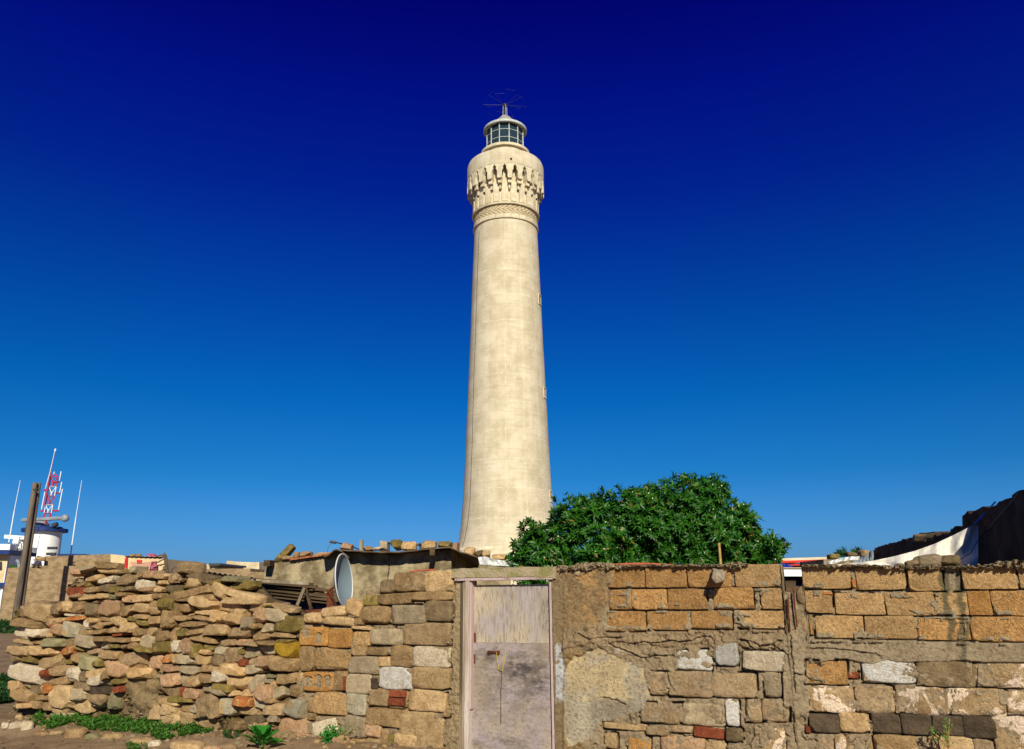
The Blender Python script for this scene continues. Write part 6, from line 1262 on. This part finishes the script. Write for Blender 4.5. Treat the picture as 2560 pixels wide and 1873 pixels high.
def ground_rock(x0, y0, x1, y1, c, lb, conv):
    a_ = g_at(*conv((x0 + x1) / 2, y1)); w_ = (g_at(*conv(x1, y1)) - g_at(*conv(x0, y1))).length; kpx = (a_ - EYE).length / F; (X0, Y0), (X1, Y1) = conv(x0, y0), conv(x1, y1); h_ = max(.035, (Y1 - Y0) * kpx * .80); SEED[0] += 1
    tag(link('rock', rock_mesh('rock', w_, min(w_ * .6, .3), h_ * 1.5, 3.5, 8, 3, .10, SEED[0]), M[c], None, a_ + Vector((0, min(w_ * .3, .15), h_ * .22))), lb, 'rock')
for g_ in GRK: ground_rock(*g_, conv=q8)
def q9(x, y): return 500 + x / 4.516, 1700 + y / 4.516
for g_ in GR2: ground_rock(*g_, conv=q9)
# pebbles and crumbs of mortar along the foot of the wall
pb = MB(); K2 = ['t', 'b', 't', 'd', 'g']
for _ in range(1100):
    u = random.uniform(-6.6, .3); off = -abs(random.gauss(0, .35)); P_ = O + TV * u + NI * off; r_ = random.choice((.006, .009, .009, .012, .022)) * random.uniform(.7, 1.2); z = gz(P_.x, P_.y); A_, F_ = cube_sphere(2); s_ = (np.abs(A_) ** 3).sum(1) ** (-1 / 3)
    o_ = Vector((random.random() * 90, 0, 0)); pb.add([Vector((P_.x, P_.y, z + r_ * .2)) + Vector(q) + noise.noise_vector(Vector(q) * 30 + o_) * r_ * .5 for q in A_ * s_[:, None] * r_ * np.array([1.2, 1, .75])], F_, random.randrange(5))
for _ in range(900):
    P_ = Vector((random.uniform(-8.5, 0), random.uniform(7, 11.5), 0)); r_ = random.uniform(.005, .015); z = gz(P_.x, P_.y); A_, F_ = cube_sphere(1); pb.add([Vector((P_.x, P_.y, z)) + Vector(q) * r_ * random.uniform(.6, 1) for q in A_], F_, random.randrange(5))
o = pb.build('pebbles', [M[k] for k in K2]); tag(o, 'scattered pebbles and mortar crumbs along the foot of the rubble wall', 'gravel', kind='stuff')
# weeds
def weed_patch(name, label, poly, conv, dens, L, mat, cat='weeds'):
    xs_ = [p_[0] for p_ in poly]; ys_ = [p_[1] for p_ in poly]; b = MB(); n = 0; m = 0
    while n < dens and m < dens * 30:
        m += 1; x, y = random.uniform(min(xs_), max(xs_)), random.uniform(min(ys_), max(ys_))
        if not inpoly(np.array([x]), np.array([y]), poly)[0]: continue
        if fbm(np.array([x / 60.]), np.array([y / 25.]), 3, 5)[0] < .42: continue
        n += 1; p_ = g_at(*conv(x, y)); k = random.randint(5, 8); ph = random.random() * 6
        hgt = random.uniform(.3, 1.) * L
        for j in range(k):
            a = ph + j * 2.4; el = random.uniform(.2, 1.2); d_ = Vector((math.cos(a) * math.cos(el), math.sin(a) * math.cos(el), math.sin(el))); q_ = p_ + Vector((0, 0, hgt * random.uniform(0, .8))); l_ = random.uniform(.6, 1.1) * L * .55
            V_, F_ = leaf_geo(q_, d_, Vector((0, 0, 1)), l_, l_ * .45); b.add(V_, F_)
    o = b.build(name, mat); return tag(o, label, cat, kind='stuff')
weed_patch('weeds', 'bright green low weeds along the foot of the rubble wall', [(320, 575), (440, 540), (500, 600), (680, 545), (800, 530), (920, 570), (1100, 600), (1250, 590), (1400, 570), (1600, 590), (1750, 620), (1900, 570), (2020, 640), (2060, 700), (2258, 690), (2258, 730), (2000, 770), (1850, 770), (1700, 730), (1400, 700), (1150, 690), (960, 660), (800, 620), (560, 650), (380, 630)], q8, 1900, .075, M['weed'])
weed_patch('weeds', 'dark grass clumps beyond the left end of the rubble wall', [(-200, 60), (150, 55), (160, 180), (150, 300), (0, 330), (-200, 330)], q8, 700, .14, M['weed_dark'])
weed_patch('weeds', 'thin green sprigs below the weeds by the pale slab', [(1400, 800), (1640, 760), (1660, 830), (1450, 845)], q8, 60, .05, M['weed'])
weed_patch('weeds', 'small tuft of green sprigs left of the big leaf plant', [(0, 590), (140, 580), (150, 640), (0, 655)], q9, 90, .055, M['weed'])
weed_patch('weeds', 'dark mossy sprigs between the crumbly rock and the wall foot', [(260, 640), (460, 650), (450, 700), (270, 695)], q9, 80, .05, M['weed_dark'])
weed_patch('dry_grass', 'dry brown brush at the foot of the rubble wall above the weeds', [(1350, 470), (1500, 400), (1720, 430), (1700, 540), (1500, 570), (1380, 540)], q8, 160, .09, M['cane'])
weed_patch('dry_grass', 'dry stalks scattered on the dirt left of the weeds', [(150, 380), (420, 400), (560, 470), (400, 520), (160, 480)], q8, 90, .06, M['bark'])
hedge = MB()
for _ in range(2600):
    x, y = random.uniform(-40, 37), random.uniform(1556, 1596); P_ = PY(x, y, 36 + (1596 - y) * .08); d_ = Vector((random.gauss(0, 1), random.gauss(0, 1), abs(random.gauss(0, 1)))); V_, F_ = leaf_geo(P_, d_, Vector((0, 0, 1)), .22, .06); hedge.add(V_, F_)
hb_ = thing('scrub_bush', 'dark green scrub at the foot of the wooden poles', 'bush', (PY(10, 1590, 37).x, 37, 0)); tag(hedge.build('foliage', M['weed_dark'], hb_), kind='stuff'); b = MB(); b.tube([(PY(10, 1590, 37).x, 37, 0), PY(10, 1570, 37)], .05, 5); b.build('stem', M['bark'], hb_)
# big leaf plant
base = g_at(662, 1872); base.y -= .1
bp = thing('leafy_plant', 'broad leaved bright green plant at the bottom edge in front of the rubble wall', 'plant', base)
def big_leaf(base, d, L, W, up, mat, par, name='leaf'):
    b = MB(); n = 8; d = d.normalized(); s = d.cross(Vector((0, 0, 1))).normalized(); V = []
    for i in range(n + 1):
        f = i / n; c = base + d * L * f + Vector((0, 0, up * math.sin(f * 2.4) * L * .35)); w_ = W * (math.sin(math.pi * min(1, f ** .62)) ** .8) * .5 + .001
        for k in (-1, -.5, 0, .5, 1): V.append(c + s * w_ * k + Vector((0, 0, abs(k) * w_ * .35 + .006 * math.sin(f * 20) * abs(k))))
    b.add(V, [(i * 5 + k, i * 5 + k + 1, (i + 1) * 5 + k + 1, (i + 1) * 5 + k) for i in range(n) for k in range(4)]); return b.build(name, mat, par, smooth=True)
rs2 = random.Random(11)
for k in range(15):
    a = k * 2.4 + .3; lv = k / 15; el = rs2.uniform(-.1, .3) + .75 * lv; d_ = Vector((math.cos(a) * math.cos(el), math.sin(a) * math.cos(el), math.sin(el) * .9)); st_ = base + Vector((math.cos(a) * .07 * (1 - lv), math.sin(a) * .07 * (1 - lv), .03 + .09 * lv)); big_leaf(st_, d_, rs2.uniform(.13, .17), rs2.uniform(.10, .135), rs2.uniform(.1, .4), M['bigleaf'], bp)
b = MB(); b.tube([base - Vector((0, 0, .03)), base + Vector((0, 0, .09))], [.012, .006], 6); b.build('stem', M['weed'], bp)
def shrub(px, py, label, n, L, hgt, mat, spread, stems, name='shrub', wall=True):
    u, z = WL(px, py, -.10); bs = O + TV * u - NI * .10 + Vector((0, 0, 0)); bs.z = z; t_ = thing(name, label, 'plant', bs); b = MB()
    for (dx, dz) in stems:
        mid_ = bs + TV * dx * .5 + Vector((0, 0, dz * .6)) - NI * .03; end = bs + TV * dx + Vector((0, 0, dz)) - NI * .05; b.tube([bs, mid_, end], [.006, .004, .003], 5)
    b.build('stem', M['cane'], t_); b = MB()
    for _ in range(n):
        dx, dz = random.choice(stems); f = random.uniform(.45, 1.05); p_ = bs + TV * dx * f + Vector((0, 0, dz * f)) - NI * .05 + Vector((random.gauss(0, spread), random.gauss(0, spread * .6), random.gauss(0, spread)))
        d_ = Vector((random.gauss(0, 1), random.gauss(0, 1), random.gauss(.3, 1))); l_ = L * random.uniform(.6, 1.1); V_, F_ = leaf_geo(p_, d_, Vector((0, -.5, 1)), l_, l_ * .5); b.add(V_, F_)
    tag(b.build('foliage', mat, t_), kind='stuff')
shrub(832, 1856, 'small dark green shrub growing at the foot of the patchwork wall', 420, .035, .15, M['bigleaf'], .026, [(-.07, .10), (.0, .12), (.07, .13), (.10, .10), (-.03, .06)])
shrub(838, 1858, 'spindly yellow green sprig leaning right from the small shrub', 60, .022, .1, M['weed'], .010, [(.16, .06), (.28, .16), (.25, .22)])
shrub(2372, 1872, 'small weed sprouting from the stones below the black blocks', 110, .022, .1, M['weed'], .014, [(-.10, .12), (.0, .17), (.03, .21), (-.02, .10)])
